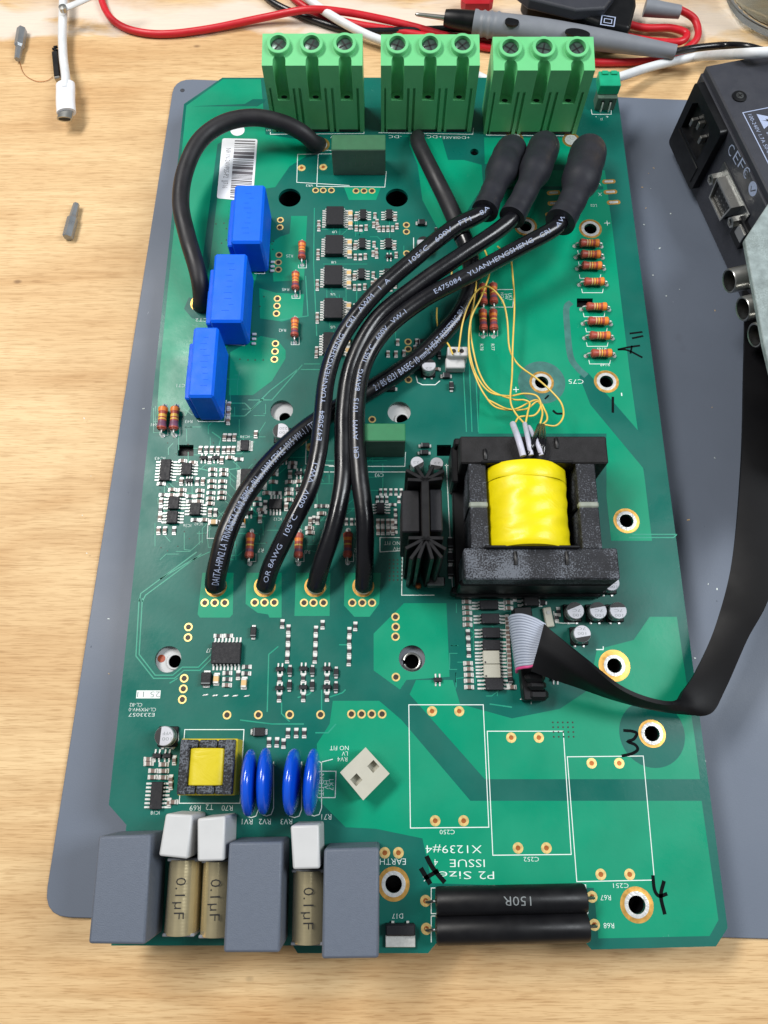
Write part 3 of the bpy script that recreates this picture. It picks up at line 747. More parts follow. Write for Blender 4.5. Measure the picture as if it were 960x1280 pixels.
_CH = {}
def chip(px, py, bx, by, npin, side, rot=0, h=2.2, mname='chip_black', name='chip', lw=0.42, ll=1.25, both=True, mark=None):
    """body bx by by mm; npin leads on the two sides ('x': left and right, 'y': far and near)"""
    key = (bx, by, npin, side, h, mname, lw, ll, both)
    if key not in _CH:
        mb = MB(); mb.box((0, 0, h / 2 + .15), (bx, by, h - .1), mname, b=0.18)
        mb.lathe([(0.35, h + .105, 'smd_res'), (0.35, h + .112, 'smd_res'), (0, h + .112, 'smd_res')], TR(-bx * .38, -by * .38, 0), 10)
        b = mb.mesh(name); lb = MB(); span = (by if side == 'x' else bx); other = (bx if side == 'x' else by)
        pitch = span / (npin + 0.0)
        for s in (-1, 1):
            if not both and s > 0: continue
            for k in range(npin):
                t = -span / 2 + pitch * (k + .5)
                M = Matrix.Identity(4) if side == 'x' else Matrix.Rotation(R(90), 4, 'Z')
                lb.box((s * (other / 2 + .22), t, h * .5), (.5, lw, .18), 'lead_tin', M)
                lb.box((s * (other / 2 + .42), t, h * .28), (.16, lw, h * .5), 'lead_tin', M)
                lb.box((s * (other / 2 + .42 + ll * .7), t, .14), (ll * 1.4, lw * 1.35, .22), 'lead_tin', M, b=.06)
        _CH[key] = (b, lb.mesh('leads'))
    b, l = _CH[key]; o = place(name, b, px, py, 0, rot)
    lo = link('leads', l, o, WORLD[o][0], WORLD[o][1]); lo['kind'] = 'stuff'
    return o
def sot(px, py, rot=0): return chip(px, py, 2.9, 1.5, 2, 'y', rot, 1.1, name='transistor', lw=.45, ll=.7)
def so8(px, py, rot=0): return chip(px, py, 3.9, 4.9, 4, 'x', rot, 1.6, lw=.5)
def so14(px, py, rot=0): return chip(px, py, 3.9, 8.7, 7, 'x', rot, 1.6, lw=.5)
def diode(px, py, rot=90, L=3.8, W=2.2, h=1.6):
    key = ('d', L, W, h)
    if key not in _CH:
        mb = MB(); mb.box((0, 0, h / 2 + .1), (L, W, h), 'chip_black', b=.15)
        for s in (-1, 1): mb.box((s * (L / 2 + .35), 0, .3), (.9, W * .7, .5), 'solder', b=.12)
        mb.box((-L * .36, 0, h + .105), (.35, W * .9, .01), 'print_grey')
        _CH[key] = mb.mesh('diode')
    return place('diode', _CH[key], px, py, 0, rot)

S1 = lambda x, y: (180 + x / 7.385, 530 + y / 7.385)
for L, k, r in (([(745, 125), (790, 125), (835, 125), (522, 243), (575, 243), (628, 243), (684, 243), (738, 243), (782, 243), (828, 243), (608, 335), (720, 335), (348, 532), (492, 532), (545, 532), (160, 720), (155, 795), (150, 865), (612, 818), (660, 818), (138, 985), (195, 985), (280, 985)], 'c', 90),
                ([(795, 315), (878, 328), (360, 345), (455, 362), (160, 555), (265, 610), (352, 612), (178, 658), (262, 660), (348, 658), (428, 670), (518, 618), (515, 668), (430, 718), (510, 718), (635, 425), (635, 470), (628, 533), (628, 583), (620, 638), (615, 690), (612, 738), (738, 425), (738, 470), (728, 533), (725, 583), (722, 638), (718, 688), (475, 888), (560, 890)], 'c', 0)):
    for i, q in enumerate(L): smd(*S1(*q), 'r' if i % 3 == 1 else k, r)
so14(*S1(205, 435)); so8(*S1(400, 425)); so8(*S1(282, 738)); so8(*S1(268, 868)); so8(*S1(480, 793))
for q in ((552, 318), (668, 318)): sot(*S1(*q))
chip(*S1(420, 528), 3.0, 1.5, 3, 'y', 0, 1.1, name='transistor', lw=.4, ll=.6)
smd(*S1(648, 912), 't', 0)
smd(*S1(905, 900), 'o', 90)
chip(*S1(933, 205), 3.2, 4.4, 8, 'x', 0, 1.1, lw=.25, ll=.8)
chip(315, 600, 8.4, 8.2, 16, 'x', 0, 1.5, lw=.25, ll=.9)
S2 = lambda x, y: (280 + x / 6.4, 490 + y / 6.4)
for q in ((255, 340), (530, 660), (660, 655), (500, 920), (330, 900), (290, 1015), (205, 875), (518, 1020), (690, 1035), (750, 1030), (40, 110), (38, 170), (35, 235)): smd(*S2(*q), RND.choice('crc'), 90)
for q in ((400, 625), (400, 660), (395, 722), (525, 722), (600, 720), (550, 570), (545, 602), (520, 780), (520, 815), (520, 865), (345, 810), (425, 810), (265, 858), (270, 900), (300, 945), (310, 962), (250, 790), (490, 508), (685, 1092), (690, 1128), (780, 975), (760, 915), (800, 915)): smd(*S2(*q), RND.choice('ccr'), 0)
for q in ((600, 655), (600, 782), (598, 850), (205, 970), (485, 540)): sot(*S2(*q))
chip(*S2(415, 905), 4.9, 3.9, 4, 'y', 0, 1.6, lw=.5)
smd(*S2(150, 1040), 'o', 90)
S3 = lambda x, y: (390 + x / 6.857, 540 + y / 6.857)
for x in (565, 605, 650, 690):
    smd(*S3(x, 780), 'k', 90); smd(*S3(x + 2, 850), 'k', 90)
for q in ((590, 515), (630, 515), (675, 515), (720, 515), (765, 515), (560, 580), (600, 580), (640, 580), (745, 580), (295, 770), (340, 770), (380, 770), (15, 750), (50, 760), (715, 690), (716, 740), (715, 800)): smd(*S3(*q), 's', 90)
for q in ((65, 635), (115, 635), (345, 485), (690, 625), (700, 860), (90, 700)): smd(*S3(*q), 's', 0)
chip(*S3(588, 660), 3.0, 4.4, 4, 'x', 0, 1.4, lw=.4)
# driver rows
for (cx, cy), n in zip(((419, 274), (418, 310), (417, 348), (417, 389), (416, 432)), (1, 2, 1, 0, 0)):
    s = 5.333
    chip(cx, cy, 7.5, 9.6, 8, 'x', 0, 2.5, lw=.6, ll=1.0)
    mbw = MB()
    for dx, dy, k, r in [(-108, 30, 'k', 90), (-108, 62, 'k', 90)]: smd(cx + dx / s, cy + dy / s, k, r)
    smd(cx + 102 / s, cy - 25 / s, 't', 90); smd(cx + 102 / s, cy + 42 / s, 't', 90)
    if cy > 420: continue
    smd(cx + 138 / s, cy - 8 / s, 'c', 90); chip(cx + 186 / s, cy - 20 / s, 2.6, 5.0, 4, 'x', 0, 1.5, lw=.45)
    if cy > 380: continue
    for dx, dy, k, r in [(140, 62, 'k', 90), (172, 62, 'r', 90), (207, 58, 'k', 90), (265, -22, 'k', 90), (258, 40, 'k', 90), (280, 22, 'k', 90), (282, 52, 'k', 90), (398, -8, 'c', 90), (412, 48, 'k', 90)]: smd(cx + dx / s, cy + dy / s, k, r)
    chip(cx + 360 / s, cy - 20 / s, 2.6, 5.0, 4, 'x', 0, 1.5, lw=.45)
    if n == 1:
        for dx in (292, 322, 352, 382): smd(cx + dx / s, cy + 66 / s, 'k', 90)
    else: sot(cx + 365 / s, cy + 62 / s)
diode(526.5, 280, 0, 3.2, 2.6); diode(545, 290, 90, 2.4, 1.4, 1.2)
# around the two-pin socket
smd(546, 462, 'k', 0); diode(557.5, 471, 0, 3.0, 2.3); diode(564, 484, 90, 3, 1.8); diode(549, 444, 90, 2.4, 1.5, 1.2); diode(489, 487, 0, 3.2, 2.2)
for q in ((497, 428), (521, 428), (519, 436), (465, 443), (485, 443), (495, 443), (505, 442)): smd(*q, 'k', 90)
diode(528, 430, 0, 3.4, 3.0); diode(531, 558, 0, 3.4, 1.8); diode(530, 567, 0, 3.4, 1.8)
# by the white sense chip U7
S7 = lambda x, y: (230 + x / 8, 770 + y / 8)
chip(*S7(432, 378), 10.3, 7.5, 8, 'y', 0, 2.4, lw=.5, ll=1.2)
for q in ((345, 200), (443, 200), (435, 572), (435, 634), (630, 510), (625, 575)): smd(*S7(*q), 'r', 0)
smd(*S7(543, 592), 'r', 90); smd(*S7(430, 692), 'c', 0); smd(*S7(328, 632), 't', 90); smd(*S7(603, 672), 't', 90)
diode(*S7(698, 165), 90, 3.7, 2.0); diode(*S7(230, 632), 90, 4.4, 3.4, 2)
mb = MB()
for x, y in ((215, 790), (312, 795), (420, 798), (513, 798), (628, 800)):
    p = P(*S7(x, y)); mb.prism([(p.x - 1.1, p.y - .3), (p.x + .6, p.y - .15), (p.x + 1.1, p.y + .35), (p.x - .5, p.y + .2)], BT + .02, BT + .2, 'solder')
mb.build('solder_dash', board)
# resistor ladders
S5 = lambda x, y: (330 + x / 7.11, 760 + y / 7.11)
for q in ((163, 142), (217, 190), (215, 280), (212, 365), (208, 450), (520, 150), (462, 200), (460, 283), (456, 367), (452, 452), (812, 165), (760, 213), (757, 297), (757, 385), (755, 475), (140, 630), (135, 795), (350, 625), (350, 793), (560, 625), (560, 790), (213, 1112), (287, 1112), (357, 1112), (45, 1195), (115, 1195), (175, 1205)): smd(*S5(*q), 'r', 90)
for q in ((145, 545), (140, 712), (352, 540), (350, 705), (562, 540), (560, 702)): sot(*S5(*q))
for q in ((232, 560), (228, 692), (432, 560), (430, 690), (642, 575), (640, 705)): diode(*S5(*q), 90, 2.6, 1.7, 1.2)
diode(324, 915, 0, 4.2, 2.8)
# left of the small transformer
S8 = lambda x, y: (170 + x / 6.857, 895 + y / 6.857)
for q in ((185, 340), (270, 340)): sot(*S8(*q))
for q in ((110, 370), (110, 410), (240, 415), (150, 470), (240, 470), (145, 525), (238, 525), (320, 735)): smd(*S8(*q), 'c', 0)
so14(*S8(185, 680))
for q in ((300, 545), (302, 590), (330, 380), (285, 745)): smd(*S8(*q), 'k', 90)
# opto couplers
S6 = lambda x, y: (560 + x / 6.857, 730 + y / 6.857)
for q in ((158, 155), (162, 205), (165, 250), (167, 302), (167, 352), (172, 680), (175, 730), (178, 780), (178, 830), (180, 885), (512, 112), (515, 160), (518, 210), (545, 885)): smd(*S6(*q), 'c', 0)
for q in ((170, 430), (175, 500), (178, 590), (570, 112), (820, 75), (860, 75), (930, 290), (945, 240)): smd(*S6(*q), 'r', 90)
for y in range(300, 840, 40): smd(*S6(505 + (y - 300) * .05, y), 'k', 90)
for (x, y), w, d, m in (((345, 188), 165, 78, 'chip_black'), ((357, 305), 160, 85, 'chip_black'), ((365, 425), 155, 85, 'chip_black'), ((367, 530), 155, 85, 'chip_black'), ((365, 635), 145, 108, 'white_warm'), ((372, 752), 145, 108, 'white_warm'), ((392, 863), 155, 95, 'chip_black')):
    chip(*S6(x, y), w / 6.857 / 3.62, d / 6.857 / 3.4, 3 if m == 'chip_black' else 4, 'x', 0, 2.3, m, 'optocoupler', lw=.5, ll=1.6)
sot(549 - 2, 846 if False else 850); chip(*S6(700, 150), 5.4, 4.6, 3, 'x', 0, 3.4, 'plastic_black', 'regulator', lw=.7, ll=1.0)
diode(*S6(800, 165), 0, 2.4, 1.8); sot(694, 848); diode(*S6(530, 825), 90, 2, 1.6)
mb = MB(); mb.box((0, 0, .9), (3.0, 7.2, 1.6), 'white_warm', b=.3); mb.lathe([(.7, 1.7, 'steel'), (.7, 1.9, 'steel'), (0, 1.9, 'steel')], TR(0.2, 1.6, 0), 12)
place('crystal', mb.mesh('crystal'), *S6(855, 290), 0, 8)
for x in (697, 719): diode(x, 743.5, 0, 3.4, 2.0)
for q in ((573, 604), (572, 617), (574, 665)): smd(*q, 'c', 0)
for q in ((563, 680), (563, 698), (563, 715)): diode(*q, 90, 3.6, 2.2)

# ---- axial resistors
def axial_mesh(L, r, bands):
    mb = MB(); M = Matrix.Rotation(R(90), 4, 'Y'); zc = r + .5
    M = Matrix.Translation((0, 0, zc)) @ M
    edges = [-1, -.94, -.78, -.66, -.56, 1]
    prof = []
    def rad(t):
        a = abs(t); return r * (1.0 if .62 < a < .93 else (0.86 if a <= .5 else 0.93)) if a < .95 else r * .72
    ts = sorted(set([-1, -.95, -.9, -.8, -.66, -.55, -.42, -.3, -.18, -.06, .06, .18, .3, .42, .55, .66, .8, .9, .95, 1]))
    for i, t in enumerate(ts):
        mid = (t + ts[i - 1]) / 2 if i else t
        m = 'res_red'
        for a, b, c in bands:
            if a <= mid <= b: m = c
        prof.append((rad(t), t * L / 2, m))
    mb.lathe(prof, M, 16)
    body = mb.mesh('body'); lb = MB()
    for s in (-1, 1):
        lb.tube([(s * L / 2, 0, zc), (s * (L / 2 + .7), 0, zc), (s * (L / 2 + 1.3), 0, zc - .4), (s * (L / 2 + 1.5), 0, .3), (s * (L / 2 + 1.5), 0, -.2)], .3, 'tin', 8, 3)
        lb.lathe([(.95, .02, 'solder'), (.7, .25, 'solder'), (.3, .6, 'solder')], TR(s * (L / 2 + 1.5), 0, 0), 12)
    return body, lb.mesh('lead')
AXO = axial_mesh(8.6, 1.65, [(.45, .72, 'band_orange'), (.1, .26, 'band_orange'), (-.22, -.08, 'band_gold'), (-.62, -.4, 'band_violet')])
AXV = axial_mesh(9.8, 1.85, [(.6, .9, 'band_orange'), (.08, .24, 'band_gold'), (-.12, -.02, 'band_gold'), (-.8, -.35, 'band_violet')])
AXR = axial_mesh(9.6, 1.75, [(.35, .5, 'band_orange'), (-.06, .08, 'band_gold'), (-.5, -.35, 'band_violet')])
AXH = axial_mesh(8.4, 1.75, [(.6, .95, 'band_orange'), (-.1, .04, 'band_gold'), (-.3, -.2, 'smd_tan'), (.2, .34, 'band_orange')])
def axial(px, py, rot, kit):
    o = place('axial_resistor', kit[0], px, py, 0, rot); link('lead', kit[1], o, WORLD[o][0], WORLD[o][1]); return o
for q in ((378, 317), (370, 355), (369, 413)): axial(*q, 91, AXO)
for q in ((205, 526), (220, 526)): axial(*q, 91, AXV)
for q in ((313.5, 684), (374, 684), (435, 683)): axial(*q, 90, AXR)
for q in ((603, 372), (616, 371), (603, 404), (616, 404)): axial(*q, 90, AXR)
for q in ((735, 308), (736.5, 322), (738, 336), (741, 356), (744, 387), (746, 405), (748, 423), (750, 445)): axial(*q, RND.uniform(-1.5, 1.5), AXH)

# ---- electrolytic cans; px,py is the middle of the can's top
def ecap(px, py, d, h, seg_dir, txt=('100', '35V')):
    p = P(px, py, h); mb = MB(); r = d / 2
    mb.box((p.x, p.y, BT + .6), (d * 1.04, d * 1.04, 1.1), 'plastic_black', b=.3)
    o = mb.build('electrolytic_capacitor', board)
    mb = MB()
    mb.lathe([(r * .96, BT + 1.1, 'alu'), (r, BT + 1.5, 'alu'), (r * .93, BT + 1.9, 'alu'), (r, BT + 2.3, 'alu'), (r, BT + h - .4, 'alu'), (r * .93, BT + h, 'alu_top'), (0, BT + h, 'alu_top')], TR(p.x, p.y, 0), 28)
    mb.build('can', o)
    mb = MB(); a0 = R(seg_dir); w = R(68)
    arc = [(p.x + r * .95 * math.cos(a0 - w + 2 * w * k / 14), p.y + r * .95 * math.sin(a0 - w + 2 * w * k / 14), BT + h + .03) for k in range(15)]
    mb.add(arc, [tuple(range(15))], 'print_black')
    dx, dy = -math.cos(a0) * r * .3, -math.sin(a0) * r * .3
    for i, t in enumerate(txt): text(mb, t, p.x + dx, p.y + dy + (i - .5) * r * .55 * (1), BT + h + .03, r * .34, R(180 if i == 0 else 180), 'print_grey', r * .95)
    mb.build('printed_top', o, smooth=0)
    mb = MB()
    for s in (-1, 1): mb.box((p.x + s * r * .5, p.y - d * .56, BT + .2), (d * .14, d * .14, .3), 'solder', b=.05)
    mb.build('lead', o)
    return o
for x, y, sd in ((719.5, 763, 112), (748, 763, 100), (773, 763, 92), (728, 792, -80), (764, 728, 125)): ecap(x, y, 6.2, 6.0, sd, ('100', '7C'))
ecap(205, 920, 6.6, 6.0, 178, ('100', 'VFF')); ecap(351, 538, 6.3, 5.6, 178, ('100', '220')); ecap(529.5, 302, 5.6, 5.6, 92, ('10',)); ecap(536, 456, 5.6, 5.6, 90, ('22',))
ecap(503, 574, 5.2, 9, 90, ('22',)) if False else None
ecap(521.5, 578, 5.0, 9, -60, ('22',)); ecap(546, 579, 5.0, 9, -100, ('22',))
mb = MB()
for pts in ([(517, 297), (517, 310), (521, 316)], [(520, 470), (522, 478), (528, 481), (544, 481), (550, 476)], [(692, 764), (694, 778), (703, 779), (720, 779)], [(201, 934), (218, 935), (223, 925), (223, 914), (218, 910)], [(745, 812), (754, 812), (754, 808)]): mb.strip(xy(pts), .35, BT + .06, 'silk')
mb.build('silkscreen_outline', board, smooth=0, kind='stuff')

# ---- tall green screw terminals
def terminal(xl, xr, yb, yf, ybk):
    xm = (xl + xr) / 2; Y0 = P(xm, yb).y; h = hz(xm, yf, Y0)
    x0, x1 = P(xl, yf, h).x, P(xr, yf, h).x; Wd = x1 - x0
    hb = h + 2.4; Y1 = P(xm, ybk, hb).y
    MT = Matrix.Translation((x0, Y0, BT))
    mb = MB()
    d = Y1 - Y0
    xs = [Wd * f for f in (.172, .5, .828)]; gw = Wd * .128; gr = gw / 2
    zs, zr = h * .50, h * .68
    def front(notch, ribs):
        ev = []
        if notch:
            for x in xs: ev.append((x - gr, [(x - gr, 0)] + [(x - gr * math.cos(R(180 * k / 10)), 2.4 + gr * math.sin(R(180 * k / 10))) for k in range(11)] + [(x + gr, 0)]))
        if ribs:
            for f0, f1 in ((.275, .30), (.335, .362), (.60, .625), (.668, .695), (.93, .955), (.035, .055)):
                a_, b_ = Wd * f0, Wd * f1
                if notch and any(abs((a_ + b_) / 2 - x) < gr + .3 for x in xs): continue
                ev.append((a_, [(a_, 0), (a_, 1.3), (b_, 1.3), (b_, 0)]))
        ev.sort(key=lambda e_: e_[0])
        return [(0, 0)] + [q for e_ in ev for q in e_[1]] + [(Wd, 0), (Wd, d), (0, d)]
    def layer(poly, z0, z1, roof=False):
        n = len(poly); vs = [(x, y, z0) for x, y in poly] + [(x, y, z1 + (2.4 * y / d if roof else 0)) for x, y in poly]
        mb.add(vs, [tuple(range(n))[::-1], tuple(range(n, 2 * n))] + [(i, (i + 1) % n, n + (i + 1) % n, n + i) for i in range(n)], 'term_green', MT)
    layer(front(False, True), 0, zs); layer(front(True, True), zs, zr); layer(front(True, False), zr, h, True)
    o = mb.build('terminal_block', board, fix=True)
    for x in xs:
        mb = MB(); M = MT @ Matrix.Translation((x, 1.9, zs))
        mb.lathe([(gr * .42, .02, 'print_black'), (gr * .42, .06, 'print_black'), (0, .06, 'print_black')], M @ Matrix.Diagonal((1.2, .8, 1, 1)), 14); mb.build('wire_hole', o)
        sl_ = math.atan2(2.4, d); yc = d * .60; zc = h + 2.4 * yc / d
        M = MT @ Matrix.Translation((x - .2, yc, zc)) @ Matrix.Rotation(sl_, 4, 'X'); ro = Wd * .116; ri = Wd * .084
        mb = MB(); mb.lathe([(ro, -.3, 'term_green'), (ro, 1.9, 'term_green'), (ro * .96, 2.1, 'term_green'), (ri, 2.1, 'term_green'), (ri, .4, 'term_green'), (ri * .99, .15, 'term_green'), (0, .15, 'term_green')], M, 32)
        mb.build('screw_collar', o)
        mb = MB(); mb.lathe([(ri * .93, .2, 'screw_dark'), (ri * .93, .5, 'screw_dark'), (ri * .85, .65, 'screw_dark'), (0, .7, 'screw_dark')], M, 24)
        a = RND.uniform(0, 180)
        for k in (0, 90): mb.box((0, 0, .71), (ri * 1.5, .7, .06), 'print_black', M @ Matrix.Rotation(R(a + k), 4, 'Z'))
        mb.build('screw', o)
    mb = MB()
    for x in xs: mb.box((x, -.02, .8), (gw * 1.6, .2, 1.5), 'print_black', MT)
    mb.build('foot_slot', o)
terminal(327, 453, 165, 82, 42); terminal(476, 600, 165, 82, 43); terminal(617, 744, 168, 88, 46)

# small two-way plug
p0 = P(743, 138); p1 = P(767, 138); w = p1.x - p0.x; mb = MB(); xm = (p0.x + p1.x) / 2
mb.box((xm, p0.y + 3.0, BT + 3.4), (w, 6.0, 6.8), 'conn_grey', b=.2); o = mb.build('plug_socket', board)
mb = MB(); mb.box((xm, p0.y + 6.2, BT + 9.3), (w + .6, 8.5, 5.0), 'conn_green', b=.3); mb.box((xm - 2, p0.y + 9, BT + 12), (2.6, 2, 1), 'conn_green', b=.1); mb.box((xm + 2, p0.y + 9, BT + 12), (2.6, 2, 1), 'conn_green', b=.1); mb.build('plug', o)
for s in (-1, 1):
    mb = MB(); mb.box((xm + s * w * .2, p0.y - .02, BT + 4.2), (1.3, .1, 2.6), 'print_black'); mb.tube([(xm + s * w * .2, p0.y - .1, BT + 4.6), (xm + s * w * .2, p0.y - .6, BT + 3.6), (xm + s * w * .2, p0.y - .9, BT + .1)], .35, 'tin', 8, 2); mb.build('contact', o)

# dark relays with green tops seen end on
def block_px(name, xl, xr, yb, yf, ybk, mname, bevel=.4, hmax=None, label=None):
    xm = (xl + xr) / 2; Y0 = P(xm, yb).y; h = hz(xm, yf, Y0)
    x0, x1 = P(xl, yf, h).x, P(xr, yf, h).x; Y1 = P(xm, ybk, h).y
    mb = MB(); mb.box(((x0 + x1) / 2, (Y0 + Y1) / 2, BT + h / 2), (x1 - x0, Y1 - Y0, h), mname, b=bevel)
    return mb.build(name, board, label=label), (x0, x1, Y0, Y1, h)
o, q = block_px('relay', 414, 482, 219, 187, 168, 'relay_top', .3)
mb = MB(); mb.box(((q[0] + q[1]) / 2, q[2] - .03, BT + q[4] * .5), (q[1] - q[0] - .4, .1, q[4] - .5), 'conn_grey'); 
M = Matrix.Translation(((q[0] + q[1]) / 2, q[2] - .1, BT + q[4] * .6)) @ Matrix.Rotation(R(90), 4, 'X')
text(mb, 'TMM', 0, 2, 0, 2.2, R(180), 'steel_dark', 8, M); text(mb, 'T74180', 0, -2, 0, 2.2, R(180), 'steel_dark', 14, M)
mb.build('relay_front', o)
o, q = block_px('relay', 436, 507, 571, 551, 529, 'relay_mid', .3)
mb = MB(); mb.box(((q[0] + q[1]) / 2, q[2] - .03, BT + q[4] * .5), (q[1] - q[0] - .3, .1, q[4] - .3), 'conn_grey'); mb.build('relay_front', o)

# ---- blue current transducers
for xl, xr, yb, yf, ybk in ((288, 327, 341, 303, 230), (261, 303, 432, 402, 316), (234, 266.5, 526, 496, 408)):
    o, (x0, x1, Y0, Y1, h) = block_px('current_transducer', xl, xr, yb, yf, ybk, 'blue', .9)
    mb = MB(); Lm = Y1 - Y0
    mb.box((x0 - .9, Y0 + Lm * .43, BT + h * .42), (2.2, Lm * .80, h * .82), 'blue', b=.5); mb.box((x0 - 1.6, Y0 + Lm * .34, BT + h * .40), (1.8, Lm * .42, h * .74), 'blue', b=.6)
    mb.build('side_lug', o)
    mb = MB()
    for k in range(9):   # raised moulded lettering reads only as short ridges
        mb.box(((x0 + x1) / 2 + RND.uniform(-1, 1.6), Y0 + Lm * (.16 + .085 * k), BT + h + .03), (RND.uniform(1.6, 3.2), .28, .12), 'blue', b=.04)
    mb.build('moulded_mark', o)
    mb = MB()
    for k in range(3): mb.box((x1 + 1.6, Y0 + .6 + k * 2.2, BT + .5), (1.8, 1.1, .8), 'tin', b=.2)
    mb.build('pins', o, kind='stuff')

# ---- grey film capacitors, brass wound ones, white blocks
def topped(name, corners, h, mname, bevel, label=None, z0=0.1):
    pl = [P(a, b, h).to_2d() for a, b in corners]
    mb = MB(); mb.prism(pl[::-1], BT + z0, BT + h, mname); return mb.build(name, board, bevel=bevel, fix=True, label=label), pl
topped('film_capacitor', [(123, 1045), (189, 1043), (181.5, 1181), (110, 1180)], 19, 'grey_cap', .8)
topped('film_capacitor', [(286, 1053), (353, 1052), (350, 1191), (279, 1191)], 20, 'grey_cap', .8)
topped('film_capacitor', [(405, 1061), (474, 1059), (473.5, 1198), (402, 1199)], 20, 'grey_cap', .8)
topped('ceramic_block', [(207, 1017), (241, 1018.5), (235, 1074), (198, 1070)], 19, 'white_plastic', .7)
topped('ceramic_block', [(246.5, 1023), (282, 1020), (280, 1076), (246.5, 1077)], 20, 'white_plastic', .7)
topped('ceramic_block', [(363, 1032), (399, 1031), (400, 1086), (366, 1087)], 20, 'white_plastic', .7)
for xl0, xr0, xl1, xr1, y0, y1 in ((208, 245, 200.5, 240, 1076, 1171), (251, 287, 246.5, 285, 1078, 1173), (365, 404, 363, 404, 1090, 1182)):
    h = 13.0; a, b_, c, d = P(xl0, y0, h), P(xr0, y0, h), P(xl1, y1, h), P(xr1, y1, h)
    mb = MB(); n = 14; w = ((b_ - a).length + (d - c).length) / 2; rows = []
    for (l, r_) in ((c, d), (a, b_)):
        row = []
        for k in range(n + 1):
            t = k / n; q = l.lerp(r_, t); zz = BT + h - 3.8 * abs(2 * t - 1) ** 2.1
            row.append((q.x, q.y, zz))
        rows.append([(row[0][0], row[0][1], BT + .3)] + row + [(row[-1][0], row[-1][1], BT + .3)])
    m = len(rows[0]); vs = rows[0] + rows[1]
    fs = [(i, i + 1, m + i + 1, m + i) for i in range(m - 1)] + [tuple(range(m))[::-1], tuple(range(m, 2 * m))]
    mb.add(vs, fs, 'film_brass'); o = mb.build('wound_capacitor', board, fix=True)
    mb = MB(); cx = (a + b_ + c + d) / 4
    ang = math.atan2((c + d - a - b_).y, (c + d - a - b_).x)
    text(mb, '0.1µF', cx.x, cx.y, BT + h + .04, 3.3, ang, 'print_black', 11.6); mb.build('printed_value', o, smooth=0)
    mb = MB()
    for (l, r_) in ((c, d), (a, b_)):
        q = (l + r_) / 2; mb.box((q.x, q.y, BT + h * .42), (w + .5, .9, h * .8), 'probe_grey', b=.2)
    mb.build('end_cap', o)

# ---- blue varistor discs on edge
for x, y, hh in ((313, 978, 10.5), (331.5, 976, 10.8), (366, 977, 10.5), (390, 977, 10.5)):
    rr = 10.4; p = P(x, y, 9.5); mb = MB(); prof = []
    for k in range(13):
        t = -1 + 2 * k / 12; prof.append((rr * (1 - abs(t) ** 2.6) ** .5 if abs(t) < 1 else 0, t * 2.55, 'blue_gloss'))
    prof[0] = (0, -2.55, 'blue_gloss'); prof[-1] = (0, 2.55, 'blue_gloss')
    M = Matrix.Translation((p.x, p.y, BT + rr + .6)) @ Matrix.Rotation(R(RND.uniform(-3, 3)), 4, 'Z') @ Matrix.Rotation(R(90 + RND.uniform(-4, 4)), 4, 'Y')
    mb.lathe(prof, M, 36); o = mb.build('varistor', board, smooth=60)
    mb = MB()
    for s in (-1, 1): mb.tube([(p.x + s, p.y + s * 5, BT + 2), (p.x + s * 1.2, p.y + s * 5, BT + .8), (p.x + s * 1.2, p.y + s * 5, BT - .2)], .45, 'tin', 8, 2)
    mb.build('lead', o)

# ---- white clip set at 45 degrees
cs = [(457, 934), (487, 967), (454, 1000.5), (425, 965.5)]; h = 7
pl = [P(a, b, h).to_2d() for a, b in cs]; c = sum((q for q in pl), Vector((0, 0))) / 4
u = (pl[1] - pl[2]).normalized(); v = Vector((-u.y, u.x)); u_ = (pl[2] - pl[3]).normalized()
def sq(off, s): 
    q = c + off; return [tuple(q + u * a * s + v * b * s) for a, b in ((-1, -1), (1, -1), (1, 1), (-1, 1))]
ax = Vector((1, .75)).normalized()
mb = filled('clip', [[tuple(q) for q in pl], sq(ax * 3.6, 1.45), sq(ax * -3.4, 1.45)], BT + 4.2, BT + h, 'white_warm'); mb.prism([tuple(c + (q - c) * .96) for q in pl][::-1], BT + .1, BT + 4.3, 'white_warm')
mb.build('cable_clip', board, fix=True)

# ---- two long dark power resistors
for i, (xa, ya, xb, yb_) in enumerate(((545, 1128, 734, 1124), (545, 1164, 737, 1160))):
    h = 7; r = 4.4; a, b = P(xa, ya, h), P(xb, yb_, h); mb = MB(); d = (b - a)
    M = Matrix.Translation((a.x, a.y, BT + r + .8)) @ Matrix.Rotation(math.atan2(d.y, d.x), 4, 'Z') @ Matrix.Rotation(R(90), 4, 'Y'); L = d.length
    mb.lathe([(r * .55, 0, 'plastic_black'), (r * .93, .15, 'plastic_black'), (r, .8, 'plastic_black'), (r, L - .8, 'plastic_black'), (r * .93, L - .15, 'plastic_black'), (r * .55, L, 'plastic_black')], M, 32)
    o = mb.build('power_resistor', board)
    if i == 0:
        mb = MB(); vs, fs, w_, hh_ = glyphs('150R', True); s = 2.7 / .7; k = 8.6 / w_
        pc = a.lerp(b, .53)
        mb.add([(pc.x - x * k, pc.y - math.sin(y * s / r - .06) * (r + .03), BT + r + .8 + math.cos(y * s / r - .06) * (r + .03)) for x, y in vs], fs, 'print_grey'); mb.build('printed_value', o, smooth=0)
    pa, pb = (P(532, 1126 + 35 * i), P(740 + 3 * i, 1121 + 35 * i)); mb = MB()
    zc = BT + r + .8; mb = MB()
    mb.tube([(a.x + .3, a.y, zc), (a.x - .8, a.y, zc - .2), (pa.x + .4, pa.y, BT + 2.4), (pa.x, pa.y, BT - .2)], .45, 'steel_dark', 8, 4); mb.build('lead', o); mb = MB(); mb.tube([(b.x - .3, b.y, zc), (b.x + .6, b.y, zc - .2), (pb.x, pb.y, BT + 2.4), (pb.x, pb.y, BT - .2)], .45, 'steel_dark', 8, 4)
    mb.build('lead', o)

